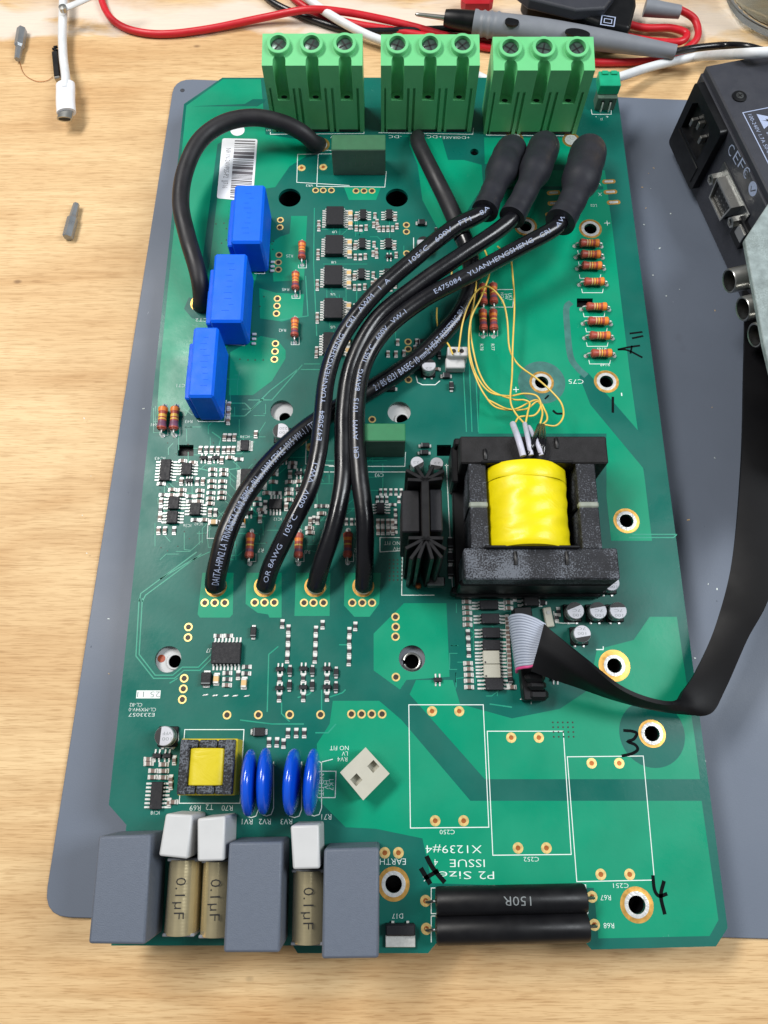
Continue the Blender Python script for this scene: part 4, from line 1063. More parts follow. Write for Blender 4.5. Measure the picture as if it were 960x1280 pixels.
# ---- diode D17 lying flat with its metal tab at the edge
a, b = P(482, 1171, 3), P(519, 1156, 3); mb = MB(); mb.box(((a.x + b.x) / 2, (a.y + b.y) / 2 + .2, BT + 1.7), (b.x - a.x, b.y - a.y, 3.2), 'chip_black', b=.4); o = mb.build('power_diode', board)
mb = MB(); mb.box(((a.x + b.x) / 2, a.y - 1.5, BT + 1.0), (b.x - a.x, 3.4, 1.1), 'tin', b=.1); mb.build('metal_tab', o)
mb = MB()
for k in (-1, 1): mb.box(((a.x + b.x) / 2 + k * 2.4, b.y + .3, BT + .7), (.9, .9, .4), 'tin', b=.05)
mb.build('lead', o)

# ---- large transformer with yellow winding
hT = hz(672, 722, P(672, 746).y); hT = max(16, min(hT, 26))
def at(px, py, z=None): return P(px, py, hT if z is None else z)
xl = (at(574, 545).x + at(582, 722).x) / 2; xr = (at(759, 545).x + at(774, 722).x) / 2
yf0, yf1 = at(665, 579).y, at(665, 545).y; yn0, yn1 = at(672, 724).y, at(672, 685).y
root = link('transformer', None, board, ((xl + xr) / 2, (yf1 + yn0) / 2, BT)); root.empty_display_size = .01
zb = 5.0
mb = MB(); mb.box(((xl + xr) / 2, (yf0 + yf1) / 2, BT + (hT + zb) / 2), (xr - xl, yf1 - yf0, hT - zb), 'ferrite', b=.5); mb.build('core_bar', root)
mb = MB(); mb.box(((xl + xr) / 2, (yn0 + yn1) / 2, BT + (hT + zb) / 2), (xr - xl, yn1 - yn0, hT - zb), 'ferrite_dusty', b=.5); mb.build('core_bar', root)
for a, b, e in ((587, 609, 1), (724, 748, -1)):
    x0 = (at(a - 2, 580).x + at(a + 3, 684).x) / 2; x1 = (at(b - 1, 580).x + at(b + 2, 684).x) / 2
    ym = (yf0 + yn1) / 2; L = yf0 - yn1
    for s in (-1, 1):
        mb = MB(); mb.box(((x0 + x1) / 2, ym + s * L / 4 + s * .35, BT + (hT + zb) / 2 - .4), (x1 - x0, L / 2 - .6, hT - zb), 'ferrite_dusty', b=.3); mb.build('core_leg', root)
    mb = MB(); mb.box(((x0 + x1) / 2, ym + .3, BT + hT - 1.6), (x1 - x0 + .3, 2.2, 3.0), 'glue', b=.5); mb.build('core_gap_glue', root)
# bobbin base and flanges
mb = MB(); b0 = P(566, 742); b1 = P(742, 742)
mb.box(((xl + xr) / 2 - 1, (yf1 + yn0) / 2 - 1, BT + zb / 2 + .3), (xr - xl + .5, yf1 - yn0 + .6, zb - .6), 'plastic_black', b=.5)
mb.box(((xl + xr) / 2 - 1, yn0 + .5, BT + hT * .45), (xr - xl + .4, 2.0, hT * .55), 'plastic_black', b=.6)
mb.box(((xl + xr) / 2 - 1, yf1 + 1.0, BT + hT * .45), (xr - xl + 1, 3.0, hT * .55), 'plastic_black', b=.6)
for s in (-1, 1): mb.box(((xl + xr) / 2 + s * (xr - xl) / 2 * 1.0 - 1, yn0 + .8, BT + 3), (3.4, 2.6, 6), 'plastic_black', b=.5)
mb.box((xl - .9, (yf0 + yf1) / 2 - 1, BT + 8), (2.6, yf1 - yf0 + 4, 14), 'plastic_black', b=.6)
mb.build('bobbin', root)
# winding
r = 15.2; xc = (at(609, 620, hT + 3).x + at(717, 620, hT + 3).x) / 2; r = (at(717, 620, hT + 1).x - at(609, 620, hT + 1).x) / 2
zc = BT + hT + 6.0 - r; ya, yb_ = yn1 + .3, yf0 - .2
mb = MB(); prof = []; n = 26; vs = []; seg = 48
for i in range(n + 1):
    t = i / n; y = ya + (yb_ - ya) * t
    for k in range(seg):
        a = 2 * math.pi * k / seg
        rr = r * (1 + .012 * math.sin(5 * a + 9 * t) + .010 * math.sin(11 * t * 3.1 + 3 * a) + .006 * math.sin(23 * t + 7 * a))
        if i in (0, n): rr *= .955
        vs.append((xc + rr * math.cos(a), y, max(BT + 1, zc + rr * math.sin(a) * .94)))
fs = [(i * seg + k, (i + 1) * seg + k, (i + 1) * seg + (k + 1) % seg, i * seg + (k + 1) % seg) for i in range(n) for k in range(seg)] + [tuple(range(seg)), tuple(range(n * seg, (n + 1) * seg))[::-1]]
mb.add(vs, fs, 'tape_yellow'); mb.build('winding', root, smooth=50, fix=True)
mb = MB(); vs = []; ys = [ya + (yb_ - ya) * t for t in (.80, .805, .96, .965)]   # last turn of tape lapped over the far end
for i, y in enumerate(ys):
    for k in range(seg):
        a = 2 * math.pi * k / seg; rr = r * (1 + .012 * math.sin(5 * a + 9 * .88) + .012) + (.1 if i in (1, 2) else 0) + .08 * math.sin(9 * a)
        vs.append((xc + rr * math.cos(a), y + .35 * math.sin(3 * a + 1), max(BT + 1, zc + rr * math.sin(a) * .94)))
mb.add(vs, [(i * seg + k, (i + 1) * seg + k, (i + 1) * seg + (k + 1) % seg, i * seg + (k + 1) % seg) for i in range(3) for k in range(seg)], 'tape_yellow'); mb.build('tape_overlap', root, smooth=60, fix=True)
mb = MB()   # bobbin flanges either end of the winding with wire slots
for y, s in ((ya - .2, -1), (yb_ + .2, 1)):
    mb.box((xc, y, BT + hT * .55 + .8), (2 * r + 2.4, 1.0, hT * .9 + 1.6), 'plastic_black', b=.3)
mb.build('bobbin_flange', root)
for px, y0, y1 in ((644, 690, 706), (708, 690, 706), (606, 562, 574), (695, 548, 560)):
    p0, p1 = P(px, y0, hT), P(px + 1, y1, hT); mb = MB(); mb.tube([(p0.x, p0.y, BT + hT - .1), ((p0.x + p1.x) / 2, (p0.y + p1.y) / 2, BT + hT + .35), (p1.x, p1.y, BT + hT)], .7, 'plastic_black', 8, 3); mb.build('glue_bead', root)
# sleeved winding ends and thin yellow wires
for pts, r_, m in (([(641, 530, 15), (648, 549, hT + 2.2), (654, 570, hT + 3)], 1.15, 'sleeve_lav'), ([(656, 530, 12), (660, 549, hT + 2.2), (664, 569, hT + 3)], .9, 'sleeve_lav'), ([(661, 534, 12), (671, 552, hT + 2.2), (677, 569, hT + 3)], .9, 'sleeve_lav'),
                   ([(674, 532, 12), (668, 549, hT + 2.2), (661, 568, hT + 3)], .9, 'cable_black'), ([(675, 532, 12), (676, 549, hT + 2.2), (676, 568, hT + 3)], .9, 'cable_black'), ([(679, 532, 12), (680, 549, hT + 1.8), (679, 568, hT + 3)], .8, 'cable_black')):
    mb = MB(); mb.tube([P(*q) for q in pts], r_, m, 10, 5); mb.build('lead_sleeve', root)
YW = [[(644, 528, 12), (650, 521, 11), (668, 519, 10), (676, 507, 9), (671, 495, 9), (655, 492, 8), (636, 495, 7), (612, 490, 6), (596, 470, 6), (588, 445, 8), (586, 420, 9), (590, 395, 10), (602, 370, 12), (612, 340, 8), (608, 318, 5), (602, 306, 3)],
      [(657, 529, 12), (660, 514, 11), (662, 504, 9), (655, 500, 8), (640, 499, 7), (614, 488, 6), (600, 468, 6), (592, 440, 7), (588, 410, 8), (592, 380, 10), (595, 350, 9), (588, 330, 6)],
      [(655, 529, 12), (644, 516, 10), (638, 500, 9), (640, 470, 8), (641, 430, 8), (643, 380, 8), (640, 335, 6), (637, 322, 4), (622, 308, 2)],
      [(675, 531, 12), (678, 515, 10), (672, 502, 8), (655, 512, 7), (622, 510, 6), (606, 494, 6), (594, 470, 6), (586, 440, 6), (588, 400, 7), (593, 372, 9), (596, 345, 6), (600, 330, 3)],
      [(678, 531, 12), (684, 524, 11), (681, 513, 9), (670, 500, 8), (640, 512, 7), (610, 500, 6)],
      [(680, 531, 12), (695, 532, 11), (704, 521, 10), (702, 505, 9), (690, 490, 8), (672, 474, 7), (650, 458, 7), (640, 444, 7), (636, 430, 8), (634, 400, 10), (628, 376, 13), (612, 359, 15), (598, 362, 13), (586, 380, 11), (578, 405, 9), (573, 440, 8.5)],
      [(566, 443, 8.5), (560, 430, 6), (550, 420, 4), (546, 400, 3), (546, 385, 2)], [(563, 352, 2), (565, 340, 3), (566, 330, 4)]]
for pts in YW:
    mb = MB(); mb.tube([P(*q) for q in pts], .36, 'yellow_wire', 8, 8); mb.build('winding_wire', root, smooth=60)
# white two-pin socket the yellow wires end in
mb = MB(); a, b = P(558, 466), P(582, 466); w = b.x - a.x
mb.box(((a.x + b.x) / 2 - .5, a.y + 2.2, BT + 2.2), (w, 4.6, 4.2), 'white_plastic', b=.4); mb.box(((a.x + b.x) / 2 + .2, a.y + 5.8, BT + 3.6), (w + .2, 4.2, 7.0), 'white_plastic', b=.35)
o = mb.build('pin_socket', board)
mb = MB()
for s in (-1, 1): mb.lathe([(.9, 0, 'copper'), (.9, .3, 'copper'), (.5, .3, 'print_black'), (0, .3, 'print_black')], TR((a.x + b.x) / 2 + .2 + s * 1.6, a.y + 5.8, BT + 7.0), 12)
mb.build('contact', o)

# ---- tall black finned heatsink with two devices clipped to it
hs = 40.0; c = P(531, 640, hs); ang0 = 0
root = link('heatsink', None, board, (c.x, c.y, BT)); root.empty_display_size = .01
top, bot = P(531, 600, hs), P(533, 672, hs)
mb = MB(); cx = (top.x + bot.x) / 2
mb.box((cx, (top.y + bot.y) / 2, BT + hs / 2 + .3), (2.6, top.y - bot.y + 2, hs - .6), 'plastic_black', b=.2); mb.build('spine', root)
print('hT', hT)
def fin(x, y, ang, L, w=1.0):
    mb = MB(); M = TR(x, y, BT) @ Matrix.Rotation(R(ang), 4, 'Z')
    mb.box((L / 2, 0, hs / 2 + .2), (L, w, hs - .4), 'plastic_black', M, b=.15); mb.build('fin', root)
for ang, L in ((178, 6.4), (150, 8.0), (122, 6.5), (60, 6.5), (32, 8.0), (4, 6.4)): fin(cx, top.y, ang + RND.uniform(-4, 4), L * .9, 1.2)
for ang, L in ((180, 6.2), (-152, 8.2), (-128, 9.5), (-108, 8.0), (-72, 8.0), (-52, 9.0), (-28, 8.0), (0, 6.0)): fin(cx, bot.y, ang + RND.uniform(-4, 4), L * .92, 1.2)
ym = (top.y + bot.y) / 2
for s, w_, z in ((-1, 6.0, 32.0), (1, 4.2, 33.0)):
    mb = MB(); mb.box((cx + s * (1.6 + w_ / 2), ym + 1.2, BT + z / 2 + 2), (w_, top.y - bot.y - 5, z), 'chip_black', b=.4); mb.build('power_transistor', root)
p = P(545, 727, 6); mb = MB(); mb.box((p.x, p.y, BT + 5), (6.4, 3.4, 4.6), 'steel_dark', b=.5); mb.build('bracket', root)
p = P(523, 731, 2); mb = MB(); mb.lathe([(1.2, .1, 'copper'), (1.0, 1.2, 'copper'), (0, 1.4, 'copper')], TR(p.x, p.y, BT), 14); mb.build('rivet', root)

# ---- small transformer
hS = 12.0; ps = lambda a, b: P(a, b, hS)
tl, tr, br, bl = ps(224, 923), ps(298, 923), ps(290, 995), ps(220, 994)
x0 = (tl.x + bl.x) / 2; x1 = (tr.x + br.x) / 2; y1 = (tl.y + tr.y) / 2; y0 = (bl.y + br.y) / 2
root = link('small_transformer', None, board, ((x0 + x1) / 2, (y0 + y1) / 2, BT)); root.empty_display_size = .01
mb = MB(); mb.box(((x0 + x1) / 2, (y0 + y1) / 2, BT + hS * .42), (x1 - x0, y1 - y0, hS * .8), 'tape_dull', b=.3)
mb.build('tape_wrap', root)
t = 3.0
for n, (cx, cy, dx, dy) in {'core_leg': (x0 + t / 2 + .35, (y0 + y1) / 2, t, y1 - y0 - .6), 'core_leg.': (x1 - t / 2 - .7, (y0 + y1) / 2, t + .2, y1 - y0 - .6)}.items():
    mb = MB(); mb.box((cx, cy, BT + hS * .6), (dx, dy, hS * .82), 'ferrite_dusty', b=.3); mb.build('core_leg', root)
for cy in (y1 - 1.7, y0 + 1.7):
    for k, (fx, w_) in enumerate(((.245, .15), (.5, .30), (.745, .15))):
        mb = MB(); mb.box((x0 + (x1 - x0) * fx, cy, BT + hS * .6), ((x1 - x0) * w_, 2.6, hS * .8), 'ferrite_dusty', b=.4); mb.build('bobbin_wall', root)
mb = MB(); mb.box(((x0 + x1) / 2, (y0 + y1) / 2, BT + hS * .5), (x1 - x0 - 6, y1 - y0 - 3, hS * .5), 'plastic_black'); mb.build('bobbin', root)
a, b = ps(234, 935), ps(281, 982); mb = MB(); M = Matrix.Translation(((a.x + b.x) / 2, (a.y + b.y) / 2, BT + hS * .55)) @ Matrix.Rotation(R(90), 4, 'X')
w_ = (b.x - a.x) / 2; L = a.y - b.y; prof = []
pl = [(w_ * math.copysign(abs(math.cos(q)) ** .45, math.cos(q)), hS * .44 * math.copysign(abs(math.sin(q)) ** .6, math.sin(q))) for q in [2 * math.pi * k / 40 for k in range(40)]]
mb.prism(pl, -L / 2, L / 2, 'tape_dull', M); mb.build('winding', root, smooth=50, bevel=.3, fix=True)

# ---- barcode sticker and round white dot
mb = MB(); cs = [P(278, 173), P(322, 174), P(316, 252), P(271, 248)]
pl = roundpoly([q.to_2d() for q in cs], 1.3); mb.prism(pl[::-1], BT + .05, BT + .14, 'white_label'); st_ = mb.build('barcode_label', board, fix=True)
mb = MB()
def lab(u, v):
    a = cs[0].lerp(cs[1], u); b = cs[3].lerp(cs[2], u); q = a.lerp(b, v); return (q.x, q.y, BT + .16)
v = .03; rb = random.Random(5)
while v < .97:
    w_ = rb.choice((.010, .012, .022, .05)); g_ = rb.choice((.009, .014, .022))
    mb.add([lab(.36, v), lab(.94, v), lab(.94, v + w_), lab(.36, v + w_)], [(0, 3, 2, 1)], 'bar_ink'); v += w_ + g_
a = Vector(lab(.18, .5)); d = Vector(lab(.18, .95)) - Vector(lab(.18, .05))
text(mb, 'NR1N-24IVPSS-P2  JJ716', a.x, a.y, BT + .16, 2.3, math.atan2(d.y, d.x), 'bar_ink', 22); mb.build('barcode_print', st_, smooth=0)
mb = MB(); p = P(297, 163); mb.lathe([(3.2, .05, 'white_label'), (3.2, .12, 'white_label'), (0, .12, 'white_label')], TR(p.x, p.y, BT), 28); mb.build('round_label', board)

# ---- heavy black cables
def cpath(pts, sub=10): return spline([P(*q) for q in pts], sub)
def cable(name, pts, r, m='cable_black', label=None, flat=None):
    mb = MB(); path = cpath(pts); mb.tube(path, r, m, 20, 1, smooth=False, flat=flat); return mb.build(name, board, smooth=70, label=label), path
CAMP = Vector((0, 0, BT + CAMH))
def cable_print(o, path, r, txt, p_start, h, length=None, side=0.0, mname='print_white'):
    """lettering wrapped on the cable's skin, starting nearest the photographed point"""
    acc = [0.0]
    for i in range(1, len(path)): acc.append(acc[-1] + (path[i] - path[i - 1]).length)
    best = min(range(len(path)), key=lambda i: (Vector(pix(path[i])) - Vector(p_start)).length)
    s0 = acc[best]; vs, fs, w, hh = glyphs(txt, True); sy = h / .7; sx = (length / w) if length else sy
    fr = frames(path); out = []
    for x, y in vs:
        s = s0 + (x + w / 2) * sx
        j = 0
        while j < len(acc) - 2 and acc[j + 1] < s: j += 1
        t = (s - acc[j]) / max(1e-6, acc[j + 1] - acc[j]); c_ = path[j].lerp(path[j + 1], t)
        T = fr[j][0].lerp(fr[min(j + 1, len(fr) - 1)][0], min(1, max(0, t))).normalized()
        n = (CAMP - c_); n = (n - T * n.dot(T)).normalized(); Bv = n.cross(T)
        a = y * sy / r + side
        out.append(c_ + (n * math.cos(a) + Bv * math.sin(a)) * (r + .03))
    mb = MB(); mb.add(out, fs, mname); mb.build('cable_print', o, smooth=0)
def pix(p):
    Y = p.y; Zc = p.z - BT - CAMH
    yc = Y * CT + Zc * ST; zc = -Y * ST + Zc * CT
    return (480 + FPX * p.x / -zc, 640 - FPX * yc / -zc)
# lower end printed in blue-white block letters; runs up under the others into a dusty sleeve
pts4 = [(270, 733, 1.6), (269, 727, 3.6), (273, 705, 8), (284, 665, 11), (306, 620, 10), (338, 578, 8), (378, 540, 6), (420, 512, 4.5), (470, 483, 4.2), (520, 450, 4.5), (556, 415, 5.5), (580, 382, 6), (590, 345, 6), (584, 310, 6), (574, 285, 6.5)]
o4, p4 = cable('power_cable', pts4, 3.75)
for t, s, L in (('DAITA-HPN2 LA TRIVENETA CAVI', (268, 724), 29), ('2 80MG cRUus AWM STYLE 1015 VW-1 / TEW', (297, 630), 46), ('2 / BS 6231 BASEC 10 mm2 HEAT RESISTING 90 /', (466, 485), 50)):
    cable_print(o4, p4, 3.75, t, s, 2.6, L, -.05)
mb = MB(); mb.tube([P(*q) for q in [(522, 172, 0), (522, 176, 6), (528, 190, 9), (541, 216, 10), (556, 246, 9), (568, 272, 8), (578, 296, 7)]], lambda t: 3.5 - .2 * math.cos(3 * t), 'cable_dusty', 18, 8, flat=1.0); mb.build('cable_sleeve', o4)
A = [(331, 733, 1.6), (333, 727, 3.6), (340, 705, 8), (362, 660, 14), (386, 612, 17), (397, 570, 18), (402, 530, 18), (409, 470, 18), (428, 420, 19), (468, 368, 21), (520, 322, 23), (565, 286, 24), (592, 272, 23.5), (607, 262, 22.5), (615, 242, 21)]
oA, pA = cable('power_cable', A, 3.3)
for t, s, L in (('OR 8AWG   105°C   600V   VW-1', (334, 722), 45), ('E475084   YUANHENGSHENG   CRI   AWM   1  A', (402, 556), 74), ('105°C   600V   FT1   8A', (519, 338), 40)): cable_print(oA, pA, 3.3, t, s, 1.85, L, .1)
Bc = [(394, 733, 1.6), (396, 727, 3.6), (402, 705, 8), (418, 655, 13), (428, 605, 15), (429, 560, 15), (430, 510, 15), (440, 455, 15.5), (470, 400, 17), (520, 358, 19), (572, 322, 21), (620, 290, 22), (642, 270, 22), (656, 243, 20.5)]
oB, pB = cable('power_cable', Bc, 3.3)
C_ = [(454.5, 733, 1.6), (455, 727, 3.6), (456, 700, 9), (456, 650, 14), (450, 600, 16), (446, 555, 16), (446, 505, 16), (455, 455, 16.5), (482, 412, 17.5), (530, 374, 19), (590, 342, 21), (645, 312, 22), (686, 290, 22), (701, 277, 21.5), (715, 252, 19.5)]
oC, pC = cable('power_cable', C_, 3.3)
for t, s, L in (('CRI   AWM   1015   8AWG   105°C   600V   VW-1', (449, 578), 67), ('E475084   YUANHENGSHENG   CRI   AWM', (545, 370), 64)): cable_print(oC, pC, 3.3, t, s, 1.85, L, .12)
# solder cones and gold rings where the four cables enter the board
big = ring_mesh('cable_pad', 4.0, 2.9, 'gold', 'solder', seg=36)
for x, y in ((270, 733), (331, 733), (394, 733), (454, 733)):
    place('cable_pad', big, x, y)
    p = P(x, y); mb = MB(); mb.lathe([(3.1, .05, 'solder'), (2.95, .6, 'solder'), (2.6, 1.4, 'solder'), (2.4, 1.8, 'solder')], TR(p.x, p.y, BT), 28); mb.build('solder_cone', board)
# heat shrink boots
def boot(pts, o, k=1.0):
    def rr(t): return 6.5 if t < .45 else (6.5 - 2.0 * ((t - .45) / .18) ** 1.0 if t < .63 else 4.5 - .2 * (t - .63))
    def r2(t):
        if t < .07: return 5.7 + (t / .07) ** .5 * 1.2
        s = min(1, max(0, (t - .46) / .12)); s = s * s * (3 - 2 * s)
        return 6.9 - 1.9 * s + .12 * math.sin(14 * t) + .1 * math.sin(37 * t) + (.35 if t > .96 else 0)
    mb = MB(); mb.tube([P(*q) for q in pts], lambda t: r2(t) * k, 'shrink', 28, 8); mb.build('shrink_boot', o, smooth=60)
boot([(641, 186, 7), (634, 198, 12), (625, 219, 17), (614, 244, 21), (606, 264, 22.5)], oA)
boot([(681, 181, 7), (676, 194, 12), (667, 218, 17), (655, 244, 21), (640, 272, 22)], oB)
boot([(736, 187, 7), (732, 203, 12), (724, 230, 17), (714, 254, 20), (700, 278, 21.5)], oC, 1.15)
for x, y in ((643, 173), (714, 175)): place('cable_pad', big, x, y)
# looped lead at the far left corner
D = [(399, 181, -1), (393, 179, 5), (378, 166, 10), (354, 154, 13), (318, 147, 15), (280, 154, 16), (249, 177, 16), (231, 215, 15), (226, 255, 14), (234, 295, 13), (246, 335, 11), (251, 360, 8), (252, 378, 3), (251, 383, -1)]
oD, pD = cable('power_cable', D, 3.55, 'cable_dusty')
for x, y in ((401, 181), (250, 379)): place('cable_pad', big, x, y)

# ---- ribbon header with side latches
root = link('ribbon_header', None, board, P(655, 830)); root.empty_display_size = .01
hdr0, hdr1 = P(642, 775), P(652, 860); mb = MB()
d = Vector((hdr1.x - hdr0.x, hdr1.y - hdr0.y)); a = math.atan2(d.y, d.x); L = d.length; M = TR((hdr0.x + hdr1.x) / 2 + 2.6, (hdr0.y + hdr1.y) / 2 - .5, BT) @ Matrix.Rotation(a, 4, 'Z')
mb.box((0, 0, 3.2), (L + 8, 6.4, 6), 'plastic_black', M, b=.3); mb.build('housing', root)
p = P(671, 845, 9); 
for i, (px, py, z, w_, dd) in enumerate(((670, 846, 10, 6.8, 3.6), (672, 856, 9, 6.4, 3.4), (674, 868, 7, 6.8, 4.0))):
    q = P(px, py, z); mb = MB(); mb.box((q.x, q.y, BT + z / 2), (w_, dd, z), 'plastic_black', b=1.2); mb.build('latch', root)

# ================================================================== ribbon cable (unplugs from the board)
rib = link('ribbon_cable', None, None, P(660, 800, 10)); rib.empty_display_size = .01
tag(rib, 'flat grey ribbon cable in a black sleeve running from the circuit board to the instrument', 'ribbon cable')
rowsP = [((636, 771, 8.5), (646, 842, 8.5)), ((640, 768, 11), (647, 838, 11)), ((652, 767, 14), (655, 836, 13.5)), ((668, 772, 16), (662, 835, 14.5)), ((682, 780, 16.5), (670, 832, 15))]
nW = 20
def loft(rows, sub):
    a = spline([P(*r[0]) for r in rows], sub); b = spline([P(*r[1]) for r in rows], sub); return a, b
a_, b_ = loft(rowsP, 8)
for k in range(nW):
    t = (k + .5) / nW; pts = [a_[i].lerp(b_[i], t) for i in range(len(a_))]
    rad = (a_[len(a_) // 2] - b_[len(a_) // 2]).length / nW * .54
    mb = MB(); mb.tube(pts, rad, 'ribbon_pink' if k == nW - 1 else 'ribbon_grey', 8, 1, smooth=False); mb.build('conductor', rib, smooth=70)
rows = [((680, 780, 17.2), (664, 839, 15.5)), ((700, 797, 19.5), (688, 848, 14)), ((735, 826, 21), (720, 858, 12)), ((775, 858, 21), (765, 873, 10)), ((812, 874, 19), (808, 884, 9)), ((843, 878, 15), (850, 891, 8)), ((853, 864, 9), (886, 893, 8)), ((870, 838, 8), (906, 862, 9)), ((895, 780, 10), (934, 800, 13)), ((915, 700, 13), (966, 735, 17)), ((926, 580, 14), (1000, 600, 16)), ((929, 470, 7), (1015, 470, 8)), ((930, 390, -5), (1020, 390, -4)), ((925, 345, -11), (1020, 345, -10))]
a_, b_ = loft(rows, 8); n = len(a_); m = 10; vs = []; fs = []
for i in range(n):
    i0, i1 = max(i - 1, 0), min(i + 1, n - 1); T = (a_[i1] + b_[i1] - a_[i0] - b_[i0]).normalized()
    w_ = (b_[i] - a_[i]); N = T.cross(w_).normalized()
    if i < 44: bow = 2.6 * (1 - i / 60)
    else: bow = .6
    bf = (lambda u: 1 - abs(2 * u - .9) if i < 44 else 1 - (2 * u - 1) ** 2)
    top = [a_[i] + w_ * (k / m) + N * (-.7 - bow * bf(k / m)) for k in range(m + 1)]
    botm = [a_[i] + w_ * (k / m) + N * (.7 - bow * bf(k / m)) for k in range(m, -1, -1)]
    vs += top + botm
M2 = 2 * (m + 1)
for i in range(n - 1):
    for k in range(M2): fs.append((i * M2 + k, i * M2 + (k + 1) % M2, (i + 1) * M2 + (k + 1) % M2, (i + 1) * M2 + k))
fs += [tuple(range(M2)), tuple(range((n - 1) * M2, n * M2))[::-1]]
mb = MB(); mb.add(vs, fs, 'sleeve_black'); mb.build('sleeve', rib, smooth=60, fix=True)

# ================================================================== dark instrument at the right
z0i = -14.5; bc = P(838, 178, z0i); zt = hz(882, 82, bc.y); tc_ = P(882, 82, zt); te = P(958, 235, zt)
U = (te - tc_).to_2d().normalized(); Nn = Vector((U.y, -U.x))          # U along the back panel, Nn out of it
if Nn.x > 0: Nn = -Nn
H = zt - z0i
MI = Matrix(((U.x, -Nn.x, 0, tc_.x), (U.y, -Nn.y, 0, tc_.y), (0, 0, 1, BT + z0i), (0, 0, 0, 1)))   # local: x along panel, y into the case, z up
MIi = MI.inverted()
def onp(px, py, out=0.0):
    o_ = MIi @ Vector((0, 0, BT + CAMH)); d_ = MIi.to_3x3() @ ray(px, py); s = (-out - o_.y) / d_.y; return o_ + d_ * s
inst = link('instrument', None, None, (tc_.x, tc_.y, BT + z0i)); inst.empty_display_size = .01
tag(inst, 'dark grey metal instrument with mains inlet and coaxial sockets on its back panel', 'instrument')
mb = MB(); mb.box((150, 110, H / 2), (300, 220, H), 'case_black', MI, b=.6); mb.build('case', inst, origin=(tc_.x, tc_.y, BT + z0i))
mb = MB(); mb.box((150, 1.2, H - 1.2), (300, .6, .8), 'inlet_black', MI); mb.box((150, -.5, H / 2 - 1), (299, 1.2, H - 4), 'case_black', MI, b=.3); mb.build('back_panel', inst)
# mains inlet
q = [onp(*c_, 3) for c_ in ((874, 108), (906, 166), (864, 228), (839, 177))]
u0 = min(v_.x for v_ in q); u1 = max(v_.x for v_ in q); w0 = max(2.5, min(v_.z for v_ in q)); w1 = min(H - 1.5, max(v_.z for v_ in q))
u0 = max(u0, .5)
iw = u1 - u0; ih = w1 - w0; cx, cz = (u0 + u1) / 2, (w0 + w1) / 2
Mx = MI @ Matrix.Translation((cx, -1.1, cz)) @ Matrix.Rotation(R(90), 4, 'X')
ox0, ox1, oz0, oz1 = -iw * .36, iw * .30, -ih * .12, ih * .36
mb = filled('inlet', [rrect(-iw / 2, -ih / 2, iw / 2, ih / 2, 2.0), [(ox0, oz0), (ox1, oz0), (ox1, oz1 - 3), (ox1 - 3, oz1), (ox0 + 3, oz1), (ox0, oz1 - 3)]], 0, 3.4, 'inlet_black')
mb.v = [Mx @ v_ for v_ in mb.v]
o = mb.build('mains_inlet', inst, fix=True)
mb = MB(); mb.box(((ox0 + ox1) / 2, (oz0 + oz1) / 2, .3), (ox1 - ox0, oz1 - oz0, .4), 'print_black', Mx)
for k in (-1, 0, 1): mb.box(((ox0 + ox1) / 2 + k * 5, (oz0 + oz1) / 2 + (2 if k == 0 else -1), 2), (1.6, 3.6, 3), 'steel', Mx, b=.2)
mb.build('inlet_pin', o)
mb = MB(); mb.box((0, -ih * .30, 3.5), (iw * .8, ih * .26, .6), 'inlet_black', Mx, b=.3); mb.build('fuse_drawer', o)
# nine-pin style socket with nuts
q = [onp(*c_, 5) for c_ in ((892.6, 235.5), (904, 230), (920, 257), (901, 273))]
u0 = min(v_.x for v_ in q); u1 = max(v_.x for v_ in q); w0 = min(v_.z for v_ in q); w1 = max(v_.z for v_ in q)
cx, cz = (u0 + u1) / 2, (w0 + w1) / 2; iw = min(18, u1 - u0); ih = min(10, w1 - w0)
Mx = MI @ Matrix.Translation((cx, -1.1, cz)) @ Matrix.Rotation(R(90), 4, 'X')
sh = [(-iw / 2, ih / 2), (-iw / 2 + 1.6, -ih / 2), (iw / 2 - 1.6, -ih / 2), (iw / 2, ih / 2)]
mb = filled('shell', [sh, [(a * .9, b * .84) for a, b in sh]], 0, 5.6, 'steel'); mb.v = [Mx @ v_ for v_ in mb.v]
mb.box((0, 0, .4), (iw + 12, ih + 3, .7), 'steel_dark', Mx, b=.2)
o = mb.build('data_socket', inst, fix=True)
mb = MB(); mb.box((0, 0, 2.4), (iw * .86, ih * .74, 4), 'print_black', Mx)
for r_ in range(3):
    for k in range(5): mb.lathe([(.45, 4.3, 'steel_dark'), (.45, 4.45, 'steel_dark'), (0, 4.45, 'steel_dark')], Mx @ Matrix.Translation((-iw * .3 + iw * .15 * k, ih * (.22 - .22 * r_), 0)), 8)
mb.build('pin_block', o)
for s in (-1, 1):
    mb = MB(); mb.lathe([(2.4, 0.5, 'steel'), (2.4, 5, 'steel'), (1.5, 5.2, 'steel'), (1.3, 4.6, 'steel_dark'), (0, 4.4, 'steel_dark')], Mx @ Matrix.Translation((s * (iw / 2 + 3.4), 0, 0)), 6); mb.build('jack_nut', o, smooth=20)
v_ = onp(929, 290, 1); mb = MB(); mb.box((v_.x, -1.6, v_.z), (9, 3.2, 11), 'inlet_black', MI, b=.4); mb.box((v_.x + 1, -3.0, v_.z + 1), (6, 1.4, 5), 'steel', MI, b=.2); mb.build('usb_socket', inst)
